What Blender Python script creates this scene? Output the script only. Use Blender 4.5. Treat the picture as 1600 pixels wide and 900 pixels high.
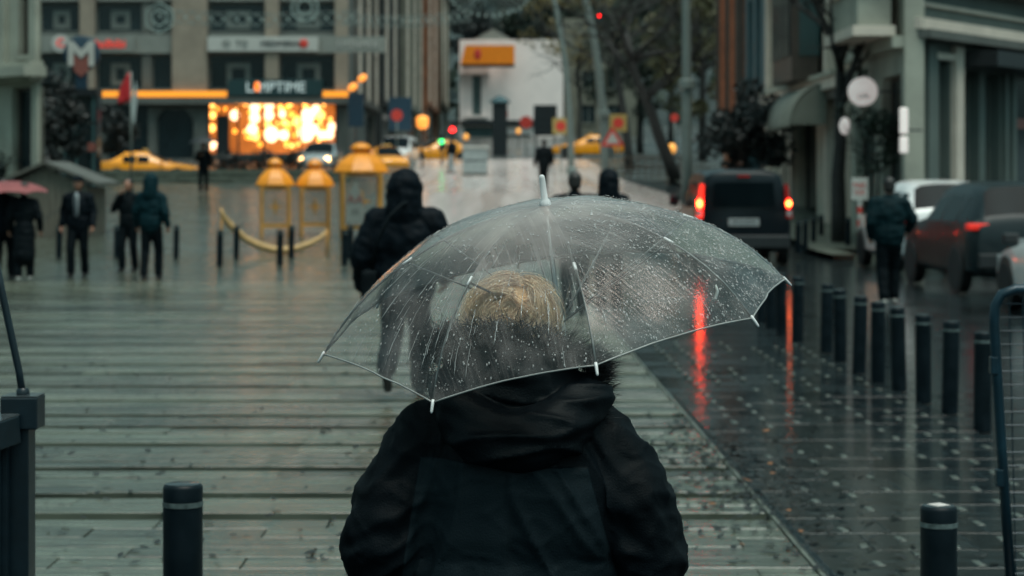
import bpy, math, random
from mathutils import Vector, Matrix, noise
R = math.radians
rnd = random.Random(7)
for o in list(bpy.data.objects): bpy.data.objects.remove(o)
S = bpy.context.scene
C = S.collection
# ------------------------------------------------------------------ camera
FP = 3200.0          # focal length in photo pixels (1600 wide)
HC = 1.8             # camera height
cam = bpy.data.cameras.new('camera'); camo = bpy.data.objects.new('camera', cam); C.objects.link(camo)
camo.location = (0, 0, HC); camo.rotation_euler = (R(90), 0, 0)
cam.sensor_width = 36; cam.lens = 72; cam.shift_y = -178/1600
cam.clip_start = .1; cam.clip_end = 3000
cam.dof.use_dof = True; cam.dof.focus_distance = 4.72; cam.dof.aperture_fstop = 5.0; cam.dof.aperture_blades = 0
S.camera = camo
# ------------------------------------------------------------------ sky, sun, exposure
SUN_EL, SUN_ROT = 72, 150
w = bpy.data.worlds.new('World'); S.world = w; w.use_nodes = True
nt = w.node_tree; nt.nodes.clear()
sky = nt.nodes.new('ShaderNodeTexSky'); sky.sky_type = 'NISHITA'; sky.sun_disc = False
sky.sun_elevation = R(SUN_EL); sky.sun_rotation = R(SUN_ROT); sky.air_density = 1.0; sky.dust_density = 6.0; sky.ozone_density = 1.0
hs = nt.nodes.new('ShaderNodeHueSaturation'); hs.inputs['Saturation'].default_value = .22
tint = nt.nodes.new('ShaderNodeMix'); tint.data_type = 'RGBA'; tint.blend_type = 'MULTIPLY'; tint.inputs[0].default_value = 1
tint.inputs[7].default_value = (.60, .97, .96, 1)
bg = nt.nodes.new('ShaderNodeBackground'); bg.inputs['Strength'].default_value = .08
wo = nt.nodes.new('ShaderNodeOutputWorld')
nt.links.new(sky.outputs[0], hs.inputs['Color']); nt.links.new(hs.outputs[0], tint.inputs[6])
nt.links.new(tint.outputs[2], bg.inputs[0]); nt.links.new(bg.outputs[0], wo.inputs[0])
sl = bpy.data.lights.new('sun', 'SUN'); sl.energy = 1.3; sl.angle = R(40); sl.color = (1, .78, .67)
so = bpy.data.objects.new('sun', sl); C.objects.link(so)
so.rotation_euler = (R(90-SUN_EL), 0, R(180-SUN_ROT)); so.location = (0, 0, 60)
S.view_settings.view_transform = 'Standard'; S.view_settings.look = 'None'
S.view_settings.exposure = .68; S.view_settings.gamma = 1
S.cycles.use_denoising = True
S.cycles.max_bounces = 6; S.cycles.transparent_max_bounces = 24; S.cycles.diffuse_bounces = 2; S.cycles.glossy_bounces = 3
S.cycles.sample_clamp_indirect = 4; S.cycles.caustics_reflective = False; S.cycles.caustics_refractive = False

# ------------------------------------------------------------------ helpers
def W(px, py, d):                      # photo pixel at real distance d -> place
    return Vector(((px-800)*d/FP, d, HC-(py-272)*d/FP))
PROF = [(-60, 0), (46, 0), (70, 1.15), (90, 1.5), (120, 2.6), (150, 3.3), (260, 7), (700, 24)]
def gz(d):
    for (a, za), (b, zb) in zip(PROF, PROF[1:]):
        if d <= b: return za+(zb-za)*max(0, (d-a))/(b-a)
    return PROF[-1][1]
class MB:
    def __init__(s): s.v = []; s.f = []
    def add(s, vs, fs):
        n = len(s.v); s.v += [tuple(v) for v in vs]; s.f += [tuple(i+n for i in f) for f in fs]; return s
    def quad(s, a, b, c, d): return s.add([a, b, c, d], [(0, 1, 2, 3)])
    def box(s, c, size, rot=None):
        hx, hy, hz = size[0]/2, size[1]/2, size[2]/2
        vs = [Vector((x, y, z)) for x in (-hx, hx) for y in (-hy, hy) for z in (-hz, hz)]
        if rot is not None: vs = [rot @ v for v in vs]
        c = Vector(c)
        return s.add([v+c for v in vs], [(0, 1, 3, 2), (4, 6, 7, 5), (0, 4, 5, 1), (2, 3, 7, 6), (0, 2, 6, 4), (1, 5, 7, 3)])
    def bb(s, a, b): return s.box([(a[i]+b[i])/2 for i in range(3)], [abs(b[i]-a[i]) for i in range(3)])
    def bar(s, p, q, wd, th):            # square bar from p to q
        p, q = Vector(p), Vector(q); d = q-p
        rot = d.to_track_quat('Z', 'Y').to_matrix()
        return s.box((p+q)/2, (wd, th, d.length), rot)
    def tube(s, pts, rs, n=8, cap=True):
        pts = [Vector(p) for p in pts]
        if not isinstance(rs, (list, tuple)): rs = [rs]*len(pts)
        vs, fs = [], []; up = None
        for i, p in enumerate(pts):
            t = (pts[min(i+1, len(pts)-1)]-pts[max(i-1, 0)]).normalized()
            if up is None:
                up = Vector((0, 0, 1)) if abs(t.z) < .9 else Vector((1, 0, 0))
            a = (up-t*up.dot(t)).normalized(); up = a; b = t.cross(a)
            vs += [p+(a*math.cos(2*math.pi*k/n)+b*math.sin(2*math.pi*k/n))*rs[i] for k in range(n)]
        for i in range(len(pts)-1):
            for k in range(n):
                k2 = (k+1) % n; fs.append((i*n+k, i*n+k2, (i+1)*n+k2, (i+1)*n+k))
        if cap: fs += [tuple(range(n-1, -1, -1)), tuple(range((len(pts)-1)*n, len(pts)*n))]
        return s.add(vs, fs)
    def cyl(s, p, q, r, r2=None, n=16): return s.tube([p, q], [r, r if r2 is None else r2], n)
    def lathe(s, prof, c=(0, 0, 0), n=20):
        vs, fs = [], []
        for r, z in prof: vs += [(c[0]+r*math.cos(2*math.pi*k/n), c[1]+r*math.sin(2*math.pi*k/n), c[2]+z) for k in range(n)]
        for i in range(len(prof)-1):
            for k in range(n):
                k2 = (k+1) % n; fs.append((i*n+k, i*n+k2, (i+1)*n+k2, (i+1)*n+k))
        fs += [tuple(range(n-1, -1, -1)), tuple(range((len(prof)-1)*n, len(prof)*n))]
        return s.add(vs, fs)
    def ell(s, c, r, rot=None, n=14, m=9):
        vs, fs = [], []; c = Vector(c)
        for i in range(m+1):
            th = math.pi*i/m
            for k in range(n):
                v = Vector((r[0]*math.sin(th)*math.cos(2*math.pi*k/n), r[1]*math.sin(th)*math.sin(2*math.pi*k/n), r[2]*math.cos(th)))
                if rot is not None: v = rot @ v
                vs.append(c+v)
        for i in range(m):
            for k in range(n):
                k2 = (k+1) % n; fs.append((i*n+k, (i+1)*n+k, (i+1)*n+k2, i*n+k2))
        return s.add(vs, fs)
    def cap(s, p, r0, q, r1, n=12):      # tapered capsule
        p, q = Vector(p), Vector(q); t = (q-p).normalized()
        pts = [p-t*r0*.95, p-t*r0*.7, p-t*r0*.3, p, q, q+t*r1*.3, q+t*r1*.7, q+t*r1*.95]
        rs = [r0*.25, r0*.71, r0*.95, r0, r1, r1*.95, r1*.71, r1*.25]
        return s.tube(pts, rs, n)
    def chain(s, pr):
        for (p, r0), (q, r1) in zip(pr, pr[1:]): s.cap(p, r0, q, r1)
        return s
    def prism(s, poly, d0, d1, fr):      # 2D polygon extruded; fr maps (u,v,w)->point
        n = len(poly)
        vs = [fr(u, v, d0) for u, v in poly]+[fr(u, v, d1) for u, v in poly]
        fs = [tuple(range(n-1, -1, -1)), tuple(range(n, 2*n))]+[(k, (k+1) % n, n+(k+1) % n, n+k) for k in range(n)]
        return s.add(vs, fs)
    def mesh(s, name):
        m = bpy.data.meshes.new(name); m.from_pydata(s.v, [], s.f); m.update(); return m
    def build(s, name, mt, parent=None, smooth=False, bevel=0, fix=True):
        m = s.mesh(name)
        if fix:
            import bmesh
            b = bmesh.new(); b.from_mesh(m); bmesh.ops.recalc_face_normals(b, faces=b.faces); b.to_mesh(m); b.free()
        return obj(name, m, mt, parent, smooth, bevel)
def obj(name, m, mt, parent=None, smooth=False, bevel=0):
    o = bpy.data.objects.new(name, m); C.objects.link(o)
    if mt is not None and not m.materials: m.materials.append(mt)
    if smooth:
        m.polygons.foreach_set('use_smooth', [True]*len(m.polygons))
        if smooth == 'a': m.set_sharp_from_angle(angle=R(40))
    if bevel:
        b = o.modifiers.new('bevel', 'BEVEL'); b.width = bevel; b.segments = 2; b.limit_method = 'ANGLE'
    if parent is not None: o.parent = parent
    return o
def tag(o, label=None, cat=None, group=None, kind=None):
    if label: o['label'] = label
    if cat: o['category'] = cat
    if group: o['group'] = group
    if kind: o['kind'] = kind
    return o
def thing(name, label, cat, loc=(0, 0, 0), rz=0, group=None):
    o = bpy.data.objects.new(name, None); C.objects.link(o); o.location = loc; o.rotation_euler = (0, 0, rz)
    o.empty_display_size = .1
    return tag(o, label, cat, group)
def copy_tree(o, parent=None):
    c = o.copy(); C.objects.link(c)
    if parent is not None: c.parent = parent
    for ch in list(o.children): copy_tree(ch, c)
    return c
TS = bpy.data.scenes.new('workshop')
def evalmesh(o):
    TS.collection.objects.link(o); vl = TS.view_layers[0]; vl.update(); dg = vl.depsgraph
    m = bpy.data.meshes.new_from_object(o.evaluated_get(dg)); bpy.data.objects.remove(o); return m
def remesh(mb, voxel, it=6, fac=.5):
    o = bpy.data.objects.new('tmp', mb.mesh('tmp'))
    r = o.modifiers.new('r', 'REMESH'); r.mode = 'VOXEL'; r.voxel_size = voxel
    sm = o.modifiers.new('s', 'SMOOTH'); sm.iterations = it; sm.factor = fac
    return evalmesh(o)
def displace(m, fn):
    cos = [v.co.copy() for v in m.vertices]; ns = [v.normal.copy() for v in m.vertices]; out = []
    for c, n in zip(cos, ns): out.extend(c+n*fn(c, n))
    m.vertices.foreach_set('co', out); m.update()
def text_obj(name, txt, size, mt, loc, parent=None, depth=.01, align='CENTER', rz=0, sx=1):
    cu = bpy.data.curves.new('t', 'FONT'); cu.body = txt; cu.size = size; cu.extrude = depth; cu.align_x = align; cu.align_y = 'CENTER'
    m = evalmesh(bpy.data.objects.new('t', cu)); m.name = name
    m.transform(Matrix.Rotation(rz, 4, 'Z') @ Matrix.Rotation(R(90), 4, 'X') @ Matrix.Scale(sx, 4, (1, 0, 0)))
    m.materials.clear()
    r = obj(name, m, mt, parent); r.location = loc; return r
ORD = ['nearest', 'second', 'third', 'fourth', 'fifth', 'sixth', 'seventh', 'eighth', 'ninth', 'tenth', 'eleventh', 'twelfth']
# ------------------------------------------------------------------ materials
MATS = {}
def mat(name, col, rough=.5, var=.18, scale=6.0, bump=0, bscale=30.0, metal=0, coat=0, rvar=0, stretch=None, spec=.5, emit=None, estr=0, sheen=0):
    m = bpy.data.materials.new(name); m.use_nodes = True; n = m.node_tree; b = n.nodes['Principled BSDF']; L = n.links.new
    b.inputs['Roughness'].default_value = rough; b.inputs['Metallic'].default_value = metal
    b.inputs['Specular IOR Level'].default_value = spec
    if coat: b.inputs['Coat Weight'].default_value = coat; b.inputs['Coat Roughness'].default_value = .06
    if sheen: b.inputs['Sheen Weight'].default_value = sheen
    tc = n.nodes.new('ShaderNodeTexCoord'); mp = n.nodes.new('ShaderNodeMapping'); L(tc.outputs['Object'], mp.inputs[0])
    if stretch: mp.inputs['Scale'].default_value = stretch
    nz = n.nodes.new('ShaderNodeTexNoise'); nz.inputs['Scale'].default_value = scale; nz.inputs['Detail'].default_value = 6
    L(mp.outputs[0], nz.inputs['Vector'])
    rp = n.nodes.new('ShaderNodeValToRGB'); rp.color_ramp.elements[0].position = .3; rp.color_ramp.elements[1].position = .72
    rp.color_ramp.elements[0].color = tuple(max(0, c*(1-var)) for c in col)+(1,)
    rp.color_ramp.elements[1].color = tuple(min(1, c*(1+var)) for c in col)+(1,)
    L(nz.outputs['Fac'], rp.inputs[0]); L(rp.outputs[0], b.inputs['Base Color'])
    if rvar:
        mr = n.nodes.new('ShaderNodeMapRange'); mr.inputs[1].default_value = .35; mr.inputs[2].default_value = .65
        mr.inputs[3].default_value = max(.02, rough-rvar); mr.inputs[4].default_value = min(1, rough+rvar)
        L(nz.outputs['Fac'], mr.inputs[0]); L(mr.outputs[0], b.inputs['Roughness'])
    if bump:
        n2 = n.nodes.new('ShaderNodeTexNoise'); n2.inputs['Scale'].default_value = bscale; n2.inputs['Detail'].default_value = 4
        L(mp.outputs[0], n2.inputs['Vector'])
        bp = n.nodes.new('ShaderNodeBump'); bp.inputs['Strength'].default_value = 1; bp.inputs['Distance'].default_value = bump
        L(n2.outputs['Fac'], bp.inputs['Height']); L(bp.outputs[0], b.inputs['Normal'])
    if emit:
        b.inputs['Emission Color'].default_value = tuple(emit)+(1,); b.inputs['Emission Strength'].default_value = estr
    MATS[name] = m; return m
def perpiece(m, amt=.25):               # each object of this material a little lighter or darker
    n = m.node_tree; b = n.nodes['Principled BSDF']; L = n.links.new
    src = b.inputs['Base Color'].links[0].from_socket
    oi = n.nodes.new('ShaderNodeObjectInfo'); mr = n.nodes.new('ShaderNodeMapRange'); mr.inputs[3].default_value = 1-amt; mr.inputs[4].default_value = 1+amt
    L(oi.outputs['Random'], mr.inputs[0])
    hv = n.nodes.new('ShaderNodeHueSaturation'); L(mr.outputs[0], hv.inputs['Value']); L(src, hv.inputs['Color']); L(hv.outputs[0], b.inputs['Base Color'])
    return m
def glow(name, col, st):
    m = bpy.data.materials.new(name); m.use_nodes = True; n = m.node_tree; b = n.nodes['Principled BSDF']
    b.inputs['Base Color'].default_value = tuple(min(1, c) for c in col)+(1,); b.inputs['Roughness'].default_value = .4
    b.inputs['Emission Color'].default_value = tuple(col)+(1,); b.inputs['Emission Strength'].default_value = st
    nz = n.nodes.new('ShaderNodeTexNoise'); nz.inputs['Scale'].default_value = 4
    mr = n.nodes.new('ShaderNodeMapRange'); mr.inputs[3].default_value = st*.75; mr.inputs[4].default_value = st*1.25
    n.links.new(nz.outputs['Fac'], mr.inputs[0]); n.links.new(mr.outputs[0], b.inputs['Emission Strength'])
    MATS[name] = m; return m
perpiece(mat('plank', (.085, .096, .072), .19, .6, 3, .003, 11, rvar=.13, stretch=(.35, 8, 1), spec=1), .45)
perpiece(mat('paver', (.085, .096, .072), .19, .6, 3, .003, 14, rvar=.13, stretch=(.6, 6, 1), spec=1), .3)
mat('channel', (.006, .012, .014), .6, .4, 8, .004, 30, spec=.12)
mat('plaza', (.06, .07, .055), .2, .5, 3, .0022, 9, spec=.8, rvar=.13, stretch=(.35, 8, 1))
mat('ramp', (.62, .53, .5), .15, .12, .5, .001, 6, rvar=.03, stretch=(3, .15, 1))  # light stone, paled further to carry the wet slope's sky reflection
perpiece(mat('darkslab', (.012, .018, .02), .12, .5, 3, .0007, 22, rvar=.05, stretch=(1, 3, 1), spec=.4), .35)
mat('road', (.016, .023, .025), .15, .4, 1.2, .001, 16, rvar=.06, stretch=(1, 2, 1), spec=.4)
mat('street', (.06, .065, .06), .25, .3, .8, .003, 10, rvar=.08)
mat('sett', (.085, .1, .086), .3, .25, 20, .002, 40)
mat('kerb', (.1, .112, .09), .4, .3, 5, .002, 30)
mat('leafdark', (.006, .008, .007), .6, .5, 30)
mat('leaforange', (.3, .11, .03), .4, .4, 30)
mat('bollard', (.0028, .0075, .011), .42, .35, 9, .0006, 60, rvar=.1, spec=.18)
mat('bollardtop', (.03, .042, .046), .25, .3, 12, .0005, 60)
mat('band', (.09, .12, .12), .4, .5, 40, rvar=.1)
mat('sticker', (.6, .55, .52), .5, .2, 40)
mat('ironblue', (.003, .022, .036), .35, .3, 12, .0005, 90, metal=.2)
mat('ironblack', (.004, .012, .018), .36, .3, 12, .0005, 70)
mat('ironwet', (.05, .06, .065), .2, .3, 12, .0005, 70)
mat('coatblack', (.0025, .0055, .0085), .62, .3, 12, .0012, 120, spec=.08)
mat('coatdark', (.004, .007, .009), .7, .3, 12, .001, 120, spec=.08)
mat('coatteal', (.004, .021, .027), .65, .25, 12, .001, 120, spec=.08)
mat('coatteal2', (.003, .015, .019), .65, .25, 12, .001, 120, spec=.08)
mat('trouser', (.003, .006, .008), .7, .3, 12, .001, 90, spec=.08)
mat('shoe', (.008, .009, .01), .4, .3, 12)
mat('shoelight', (.4, .4, .37), .5, .2, 12)
mat('skin', (.36, .17, .11), .5, .12, 9)
mat('hairdark', (.012, .01, .009), .5, .3, 30)
mat('shirt', (0.24, 0.276, 0.288), .6, .1, 9)
mat('tie', (.03, .04, .05), .5, .2, 9)
mat('eye', (.02, .015, .012), .2, .1, 9)
mat('lip', (.3, .09, .07), .5, .1, 9)
mat('blond', (1, .62, .42), .35, .2, 24, stretch=(3, 3, .6))
mat('fur', (.004, .006, .008), .6, .5, 24)
mat('plasticwhite', (.66, .66, .66), .3, .08, 9)
mat('steel', (.25, .27, .28), .28, .2, 12, metal=.8)
mat('steeldark', (.06, .07, .075), .35, .2, 12, metal=.5)
mat('pinkcloth', (.24, .06, .06), .6, .2, 6)
mat('blackcloth', (.01, .013, .015), .6, .2, 6)
mat('yellowmetal', (.8, .27, .01), .4, .12, 5, .001, 30)
mat('yellowdull', (.5, .23, .035), .5, .2, 5, .001, 30)
mat('meshgrey', (.16, .18, .16), .5, .2, 9)
mat('rope', (.5, .31, .13), .6, .3, 12, .003, 40)
mat('taxi', (.88, .32, .008), .22, .06, 2, coat=.6)
mat('carwhite', (.8, .79, .78), .22, .05, 2, coat=.6)
mat('carblack', (.003, .006, .009), .3, .2, 2, coat=.12, spec=.2)
mat('cargrey', (.009, .017, .02), .4, .2, 2, coat=.1, spec=.25)
mat('carsilver', (.3, .32, .32), .22, .1, 2, coat=.6, metal=.3)
mat('carglass', (.004, .008, .010), .1, .2, 2, spec=.04)
mat('tyre', (.012, .013, .014), .7, .3, 20)
mat('rim', (.05, .055, .06), .3, .2, 9, metal=.7)
mat('plastic', (.015, .018, .02), .45, .2, 9)
mat('plate', (.32, .34, .34), .5, .1, 20)
mat('redlens', (.35, .012, .01), .2, .1, 9)
mat('amberlens', (.6, .2, .03), .2, .1, 9)
mat('signred', (.62, .05, .035), .45, .12, 9)
mat('signwhite', (0.465, 0.465, 0.435), .45, .1, 9)
mat('signyellow', (.4, .28, .09), .45, .12, 9)
mat('signnavy', (.01, .035, .06), .45, .2, 9)
mat('signblack', (.008, .012, .015), .45, .2, 9)
mat('signgreen', (.008, .035, .038), .45, .2, 9)
mat('logobrown', (.23, .075, .06), .5, .1, 9)
mat('flagred', (.5, .02, .025), .6, .15, 6)
mat('flagpale', (.36, .42, .42), .6, .15, 6)
mat('orangeboard', (.95, .25, .005), .5, .08, 2)
mat('beige', (0.2592, 0.216, 0.1692), .75, .15, 1.2, .01, 6)
mat('beigepale', (.62, .54, .46), .75, .12, 1.5, .01, 6)
mat('greywall', (0.0975, 0.104, 0.09425), .75, .2, 1, .01, 6)
mat('spandrel', (0.204, 0.2176, 0.1972), .7, .12, 1.2)
mat('darkwall', (0.021, 0.0238, 0.0238), .7, .3, 1, .01, 6)
mat('brownwall', (0.07, 0.0595, 0.049), .75, .25, .8, .01, 5)
mat('olivewall', (0.133, 0.133, 0.105), .75, .2, .8, .01, 5)
mat('orangewall', (0.2, 0.08, 0.04), .75, .25, .8, .01, 5)
mat('whitewall', (.9, .79, .76), .7, .06, .5, .006, 4)
mat('creamwall', (.5, .46, .38), .7, .18, 1.2, .008, 7)
mat('sagewall', (0.108, 0.1332, 0.121), .7, .18, 1.0, .008, 7)
mat('stonewall', (.33, .335, .28), .7, .2, 1.2, .008, 7)
mat('tealwall', (.035, .085, .1), .6, .2, 1.2, .006, 7)
mat('brickwall', (.36, .12, .055), .75, .3, 2.5, .01, 14)
mat('glassdark', (.012, .022, .026), .1, .3, .6, spec=.7)
mat('glassteal', (.05, .1, .105), .12, .3, .6, spec=.7)
mat('frame', (0.14, 0.154, 0.14), .5, .15, 5)
mat('framebrown', (.07, .055, .045), .5, .2, 5)
mat('awning', (.2, .21, .175), .7, .12, 2)
mat('hutwood', (.13, .115, .09), .65, .3, 3, .004, 20, stretch=(6, 6, .6))
mat('hutroof', (.09, .086, .072), .5, .25, 3, .004, 20)
mat('bark', (.02, .02, .019), .8, .4, 9, .02, 14)
mat('barkgrey', (0.0315, 0.0301, 0.0266), .8, .4, 9, .02, 14)
mat('leafgreen', (.022, .034, .022), .55, .6, 1.2)
mat('leafolive', (0.065, 0.06175, 0.02275), .55, .5, 1.2)
mat('leafblack', (.010, .016, .016), .55, .6, 1.2)
mat('leafyellow', (0.16, 0.12, 0.04), .55, .4, 1.2)
mat('hill', (.03, .045, .045), .9, .5, .05)
mat('poleg', (0.17, 0.1997, 0.187), .4, .12, 5, metal=.2)
mat('poledark', (.03, .036, .04), .45, .2, 5)
mat('wire', (.15, .19, .18), .5, .15, 5)
mat('shopwall', (.55, .36, .17), .7, .2, 2)
mat('binmetal', (.3, .34, .34), .4, .15, 4)
glow('lampwarm', (1, .42, .09), 3); glow('lampwhite', (1, .62, .36), 2.2); glow('lampamber', (1, .34, .04), 2)
glow('orangestrip', (1, .33, .025), .5); glow('orangelamp', (1, .32, .05), .8)
glow('headlamp', (1, .55, .2), 9); glow('tailred', (1, .012, .004), 48); glow('tailred2', (1, .015, .005), 4); glow('tailcore', (1, .16, .03), 10)
glow('tailsoft', (1, .03, .015), .9); glow('tailsuv', (1, .03, .015), .12); glow('stopred', (1, .012, .01), 7); glow('gogreen', (.05, 1, .22), 2.2)
glow('signlit', (.9, .8, .76), .22); glow('textred', (1, .05, .03), .25); glow('textwhite', (.75, .85, .85), .12); glow('flame', (1, .2, .02), .9)
glow('garland', (.24, .31, .29), .04); glow('lamppale', (1, .42, .08), .55)
M = MATS
# clear wet film of the umbrella
def film(key, lo, hi, top, streak):
    m = bpy.data.materials.new(key); m.use_nodes = True; n = m.node_tree; n.nodes.clear(); L = n.links.new
    out = n.nodes.new('ShaderNodeOutputMaterial'); tr = n.nodes.new('ShaderNodeBsdfTransparent'); tr.inputs[0].default_value = (.87, .92, .91, 1)
    gl = n.nodes.new('ShaderNodeBsdfGlossy'); gl.inputs['Roughness'].default_value = .16; gl.inputs[0].default_value = (1, .93, .9, 1)
    df = n.nodes.new('ShaderNodeBsdfDiffuse'); df.inputs[0].default_value = (.9, .8, .77, 1)
    tl = n.nodes.new('ShaderNodeBsdfTranslucent'); tl.inputs[0].default_value = (.9, .8, .77, 1)
    mk = n.nodes.new('ShaderNodeMixShader'); mk.inputs[0].default_value = .5; L(df.outputs[0], mk.inputs[1]); L(tl.outputs[0], mk.inputs[2])
    tc = n.nodes.new('ShaderNodeTexCoord')
    nz = n.nodes.new('ShaderNodeTexNoise'); nz.inputs['Scale'].default_value = 5; nz.inputs['Detail'].default_value = 9; L(tc.outputs['UV'], nz.inputs['Vector'])
    mp = n.nodes.new('ShaderNodeMapping'); mp.inputs['Scale'].default_value = (70, 3.5, 1); L(tc.outputs['UV'], mp.inputs[0])
    st = n.nodes.new('ShaderNodeTexNoise'); st.inputs['Scale'].default_value = 1; st.inputs['Detail'].default_value = 3; L(mp.outputs[0], st.inputs['Vector'])
    mr = n.nodes.new('ShaderNodeMapRange'); mr.inputs[1].default_value = .42; mr.inputs[2].default_value = .78; mr.inputs[3].default_value = lo; mr.inputs[4].default_value = hi
    L(nz.outputs['Fac'], mr.inputs[0])
    ms = n.nodes.new('ShaderNodeMapRange'); ms.inputs[1].default_value = .52; ms.inputs[2].default_value = .75; ms.inputs[3].default_value = 0; ms.inputs[4].default_value = streak
    L(st.outputs['Fac'], ms.inputs[0])
    sx = n.nodes.new('ShaderNodeSeparateXYZ'); L(tc.outputs['UV'], sx.inputs[0])
    tp = n.nodes.new('ShaderNodeMapRange'); tp.inputs[1].default_value = .15; tp.inputs[2].default_value = .6; tp.inputs[3].default_value = top; tp.inputs[4].default_value = 0; L(sx.outputs[1], tp.inputs[0])
    a0 = n.nodes.new('ShaderNodeMath'); L(mr.outputs[0], a0.inputs[0]); L(ms.outputs[0], a0.inputs[1])
    ad = n.nodes.new('ShaderNodeMath'); L(a0.outputs[0], ad.inputs[0]); L(tp.outputs[0], ad.inputs[1])
    m1 = n.nodes.new('ShaderNodeMixShader'); L(ad.outputs[0], m1.inputs[0]); L(tr.outputs[0], m1.inputs[1]); L(mk.outputs[0], m1.inputs[2])
    fr = n.nodes.new('ShaderNodeFresnel'); fr.inputs[0].default_value = 1.42
    bp = n.nodes.new('ShaderNodeBump'); bp.inputs['Distance'].default_value = .002; bp.inputs['Strength'].default_value = .5
    hb = n.nodes.new('ShaderNodeMath'); L(nz.outputs['Fac'], hb.inputs[0]); L(st.outputs['Fac'], hb.inputs[1]); L(hb.outputs[0], bp.inputs['Height'])
    L(bp.outputs[0], gl.inputs['Normal']); L(bp.outputs[0], fr.inputs['Normal'])
    m2 = n.nodes.new('ShaderNodeMixShader'); L(fr.outputs[0], m2.inputs[0]); L(m1.outputs[0], m2.inputs[1]); L(gl.outputs[0], m2.inputs[2])
    L(m2.outputs[0], out.inputs[0]); MATS[key] = m
film('film', .02, .27, .42, .12)
def dropmat():
    m = bpy.data.materials.new('water'); m.use_nodes = True; n = m.node_tree; n.nodes.clear(); L = n.links.new
    out = n.nodes.new('ShaderNodeOutputMaterial'); tr = n.nodes.new('ShaderNodeBsdfTransparent'); tr.inputs[0].default_value = (.8, .86, .86, 1)
    gl = n.nodes.new('ShaderNodeBsdfGlossy'); gl.inputs['Roughness'].default_value = .05
    df = n.nodes.new('ShaderNodeBsdfDiffuse'); df.inputs[0].default_value = (.95, .93, .92, 1)
    fr = n.nodes.new('ShaderNodeFresnel'); fr.inputs[0].default_value = 1.45
    m0 = n.nodes.new('ShaderNodeMixShader'); m0.inputs[0].default_value = .27; L(tr.outputs[0], m0.inputs[1]); L(df.outputs[0], m0.inputs[2])
    m2 = n.nodes.new('ShaderNodeMixShader'); L(fr.outputs[0], m2.inputs[0]); L(m0.outputs[0], m2.inputs[1]); L(gl.outputs[0], m2.inputs[2])
    L(m2.outputs[0], out.inputs[0]); MATS['water'] = m
dropmat()
# plaza sheet: fine board lines as relief far away
def boardlines(m, sc=3.0, dist=.0012):
    n = m.node_tree; L = n.links.new; b = n.nodes['Principled BSDF']
    tc = n.nodes.new('ShaderNodeTexCoord'); wv = n.nodes.new('ShaderNodeTexWave'); wv.bands_direction = 'Y'; wv.wave_profile = 'SAW'
    wv.inputs['Scale'].default_value = sc/ (2*math.pi) * 2; wv.inputs['Distortion'].default_value = .6; wv.inputs['Detail'].default_value = 2
    L(tc.outputs['Object'], wv.inputs[0])
    bp = n.nodes.new('ShaderNodeBump'); bp.inputs['Distance'].default_value = dist; L(wv.outputs['Fac'], bp.inputs['Height'])
    if b.inputs['Normal'].links: L(b.inputs['Normal'].links[0].from_socket, bp.inputs['Normal'])
    L(bp.outputs[0], b.inputs['Normal'])
boardlines(M['plaza'])

# ================================================================== ground
def edge_x(d): return 1.47-.0162*(d-4)          # right edge of the boards
def strip(name, xa, xb, ds, dz, mt):            # xa, xb functions of d
    mb = MB(); n = len(ds)
    vs = []
    for d in ds: vs += [(xa(d), d, gz(d)+dz), (xb(d), d, gz(d)+dz)]
    mb.add(vs, [(2*i, 2*i+1, 2*i+3, 2*i+2) for i in range(n-1)])
    return tag(mb.build(name, mt, fix=False), kind='structure')
def drange(a, b): return sorted(set([a, b]+[p[0] for p in PROF if a < p[0] < b]))
CX = lambda c: (lambda d: c)
strip('ground', CX(-400), CX(400), [-60, 46, 70, 90, 120, 150, 260, 700], -.16, M['street'])
near = strip('plaza_bed', CX(-40), lambda d: edge_x(d), [-30, 34.2], -.045, M['channel'])
strip('plaza_pavement', CX(-40), lambda d: edge_x(d), drange(34.2, 90), 0, M['plaza'])
strip('ramp_sky_sheen', lambda d: -1.2-.036*d, lambda d: edge_x(d)-.15+5.0*min(1, max(0, (d-50)/12)), sorted(drange(49, 124)+[50, 62]), .012, M['ramp'])  # widened pale strip; its colour stands in for sky reflected on wet ground
pv = strip('pavement', lambda d: edge_x(d)+.0, lambda d: edge_x(d)+1.93, drange(-30, 90), -.02, M['road'])
strip('road', lambda d: edge_x(d)+1.93, CX(40), drange(-30, 90), -.028, M['road'])
strip('upper_street', CX(-60), CX(40), drange(90, 330), -.01, M['street'])
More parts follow.
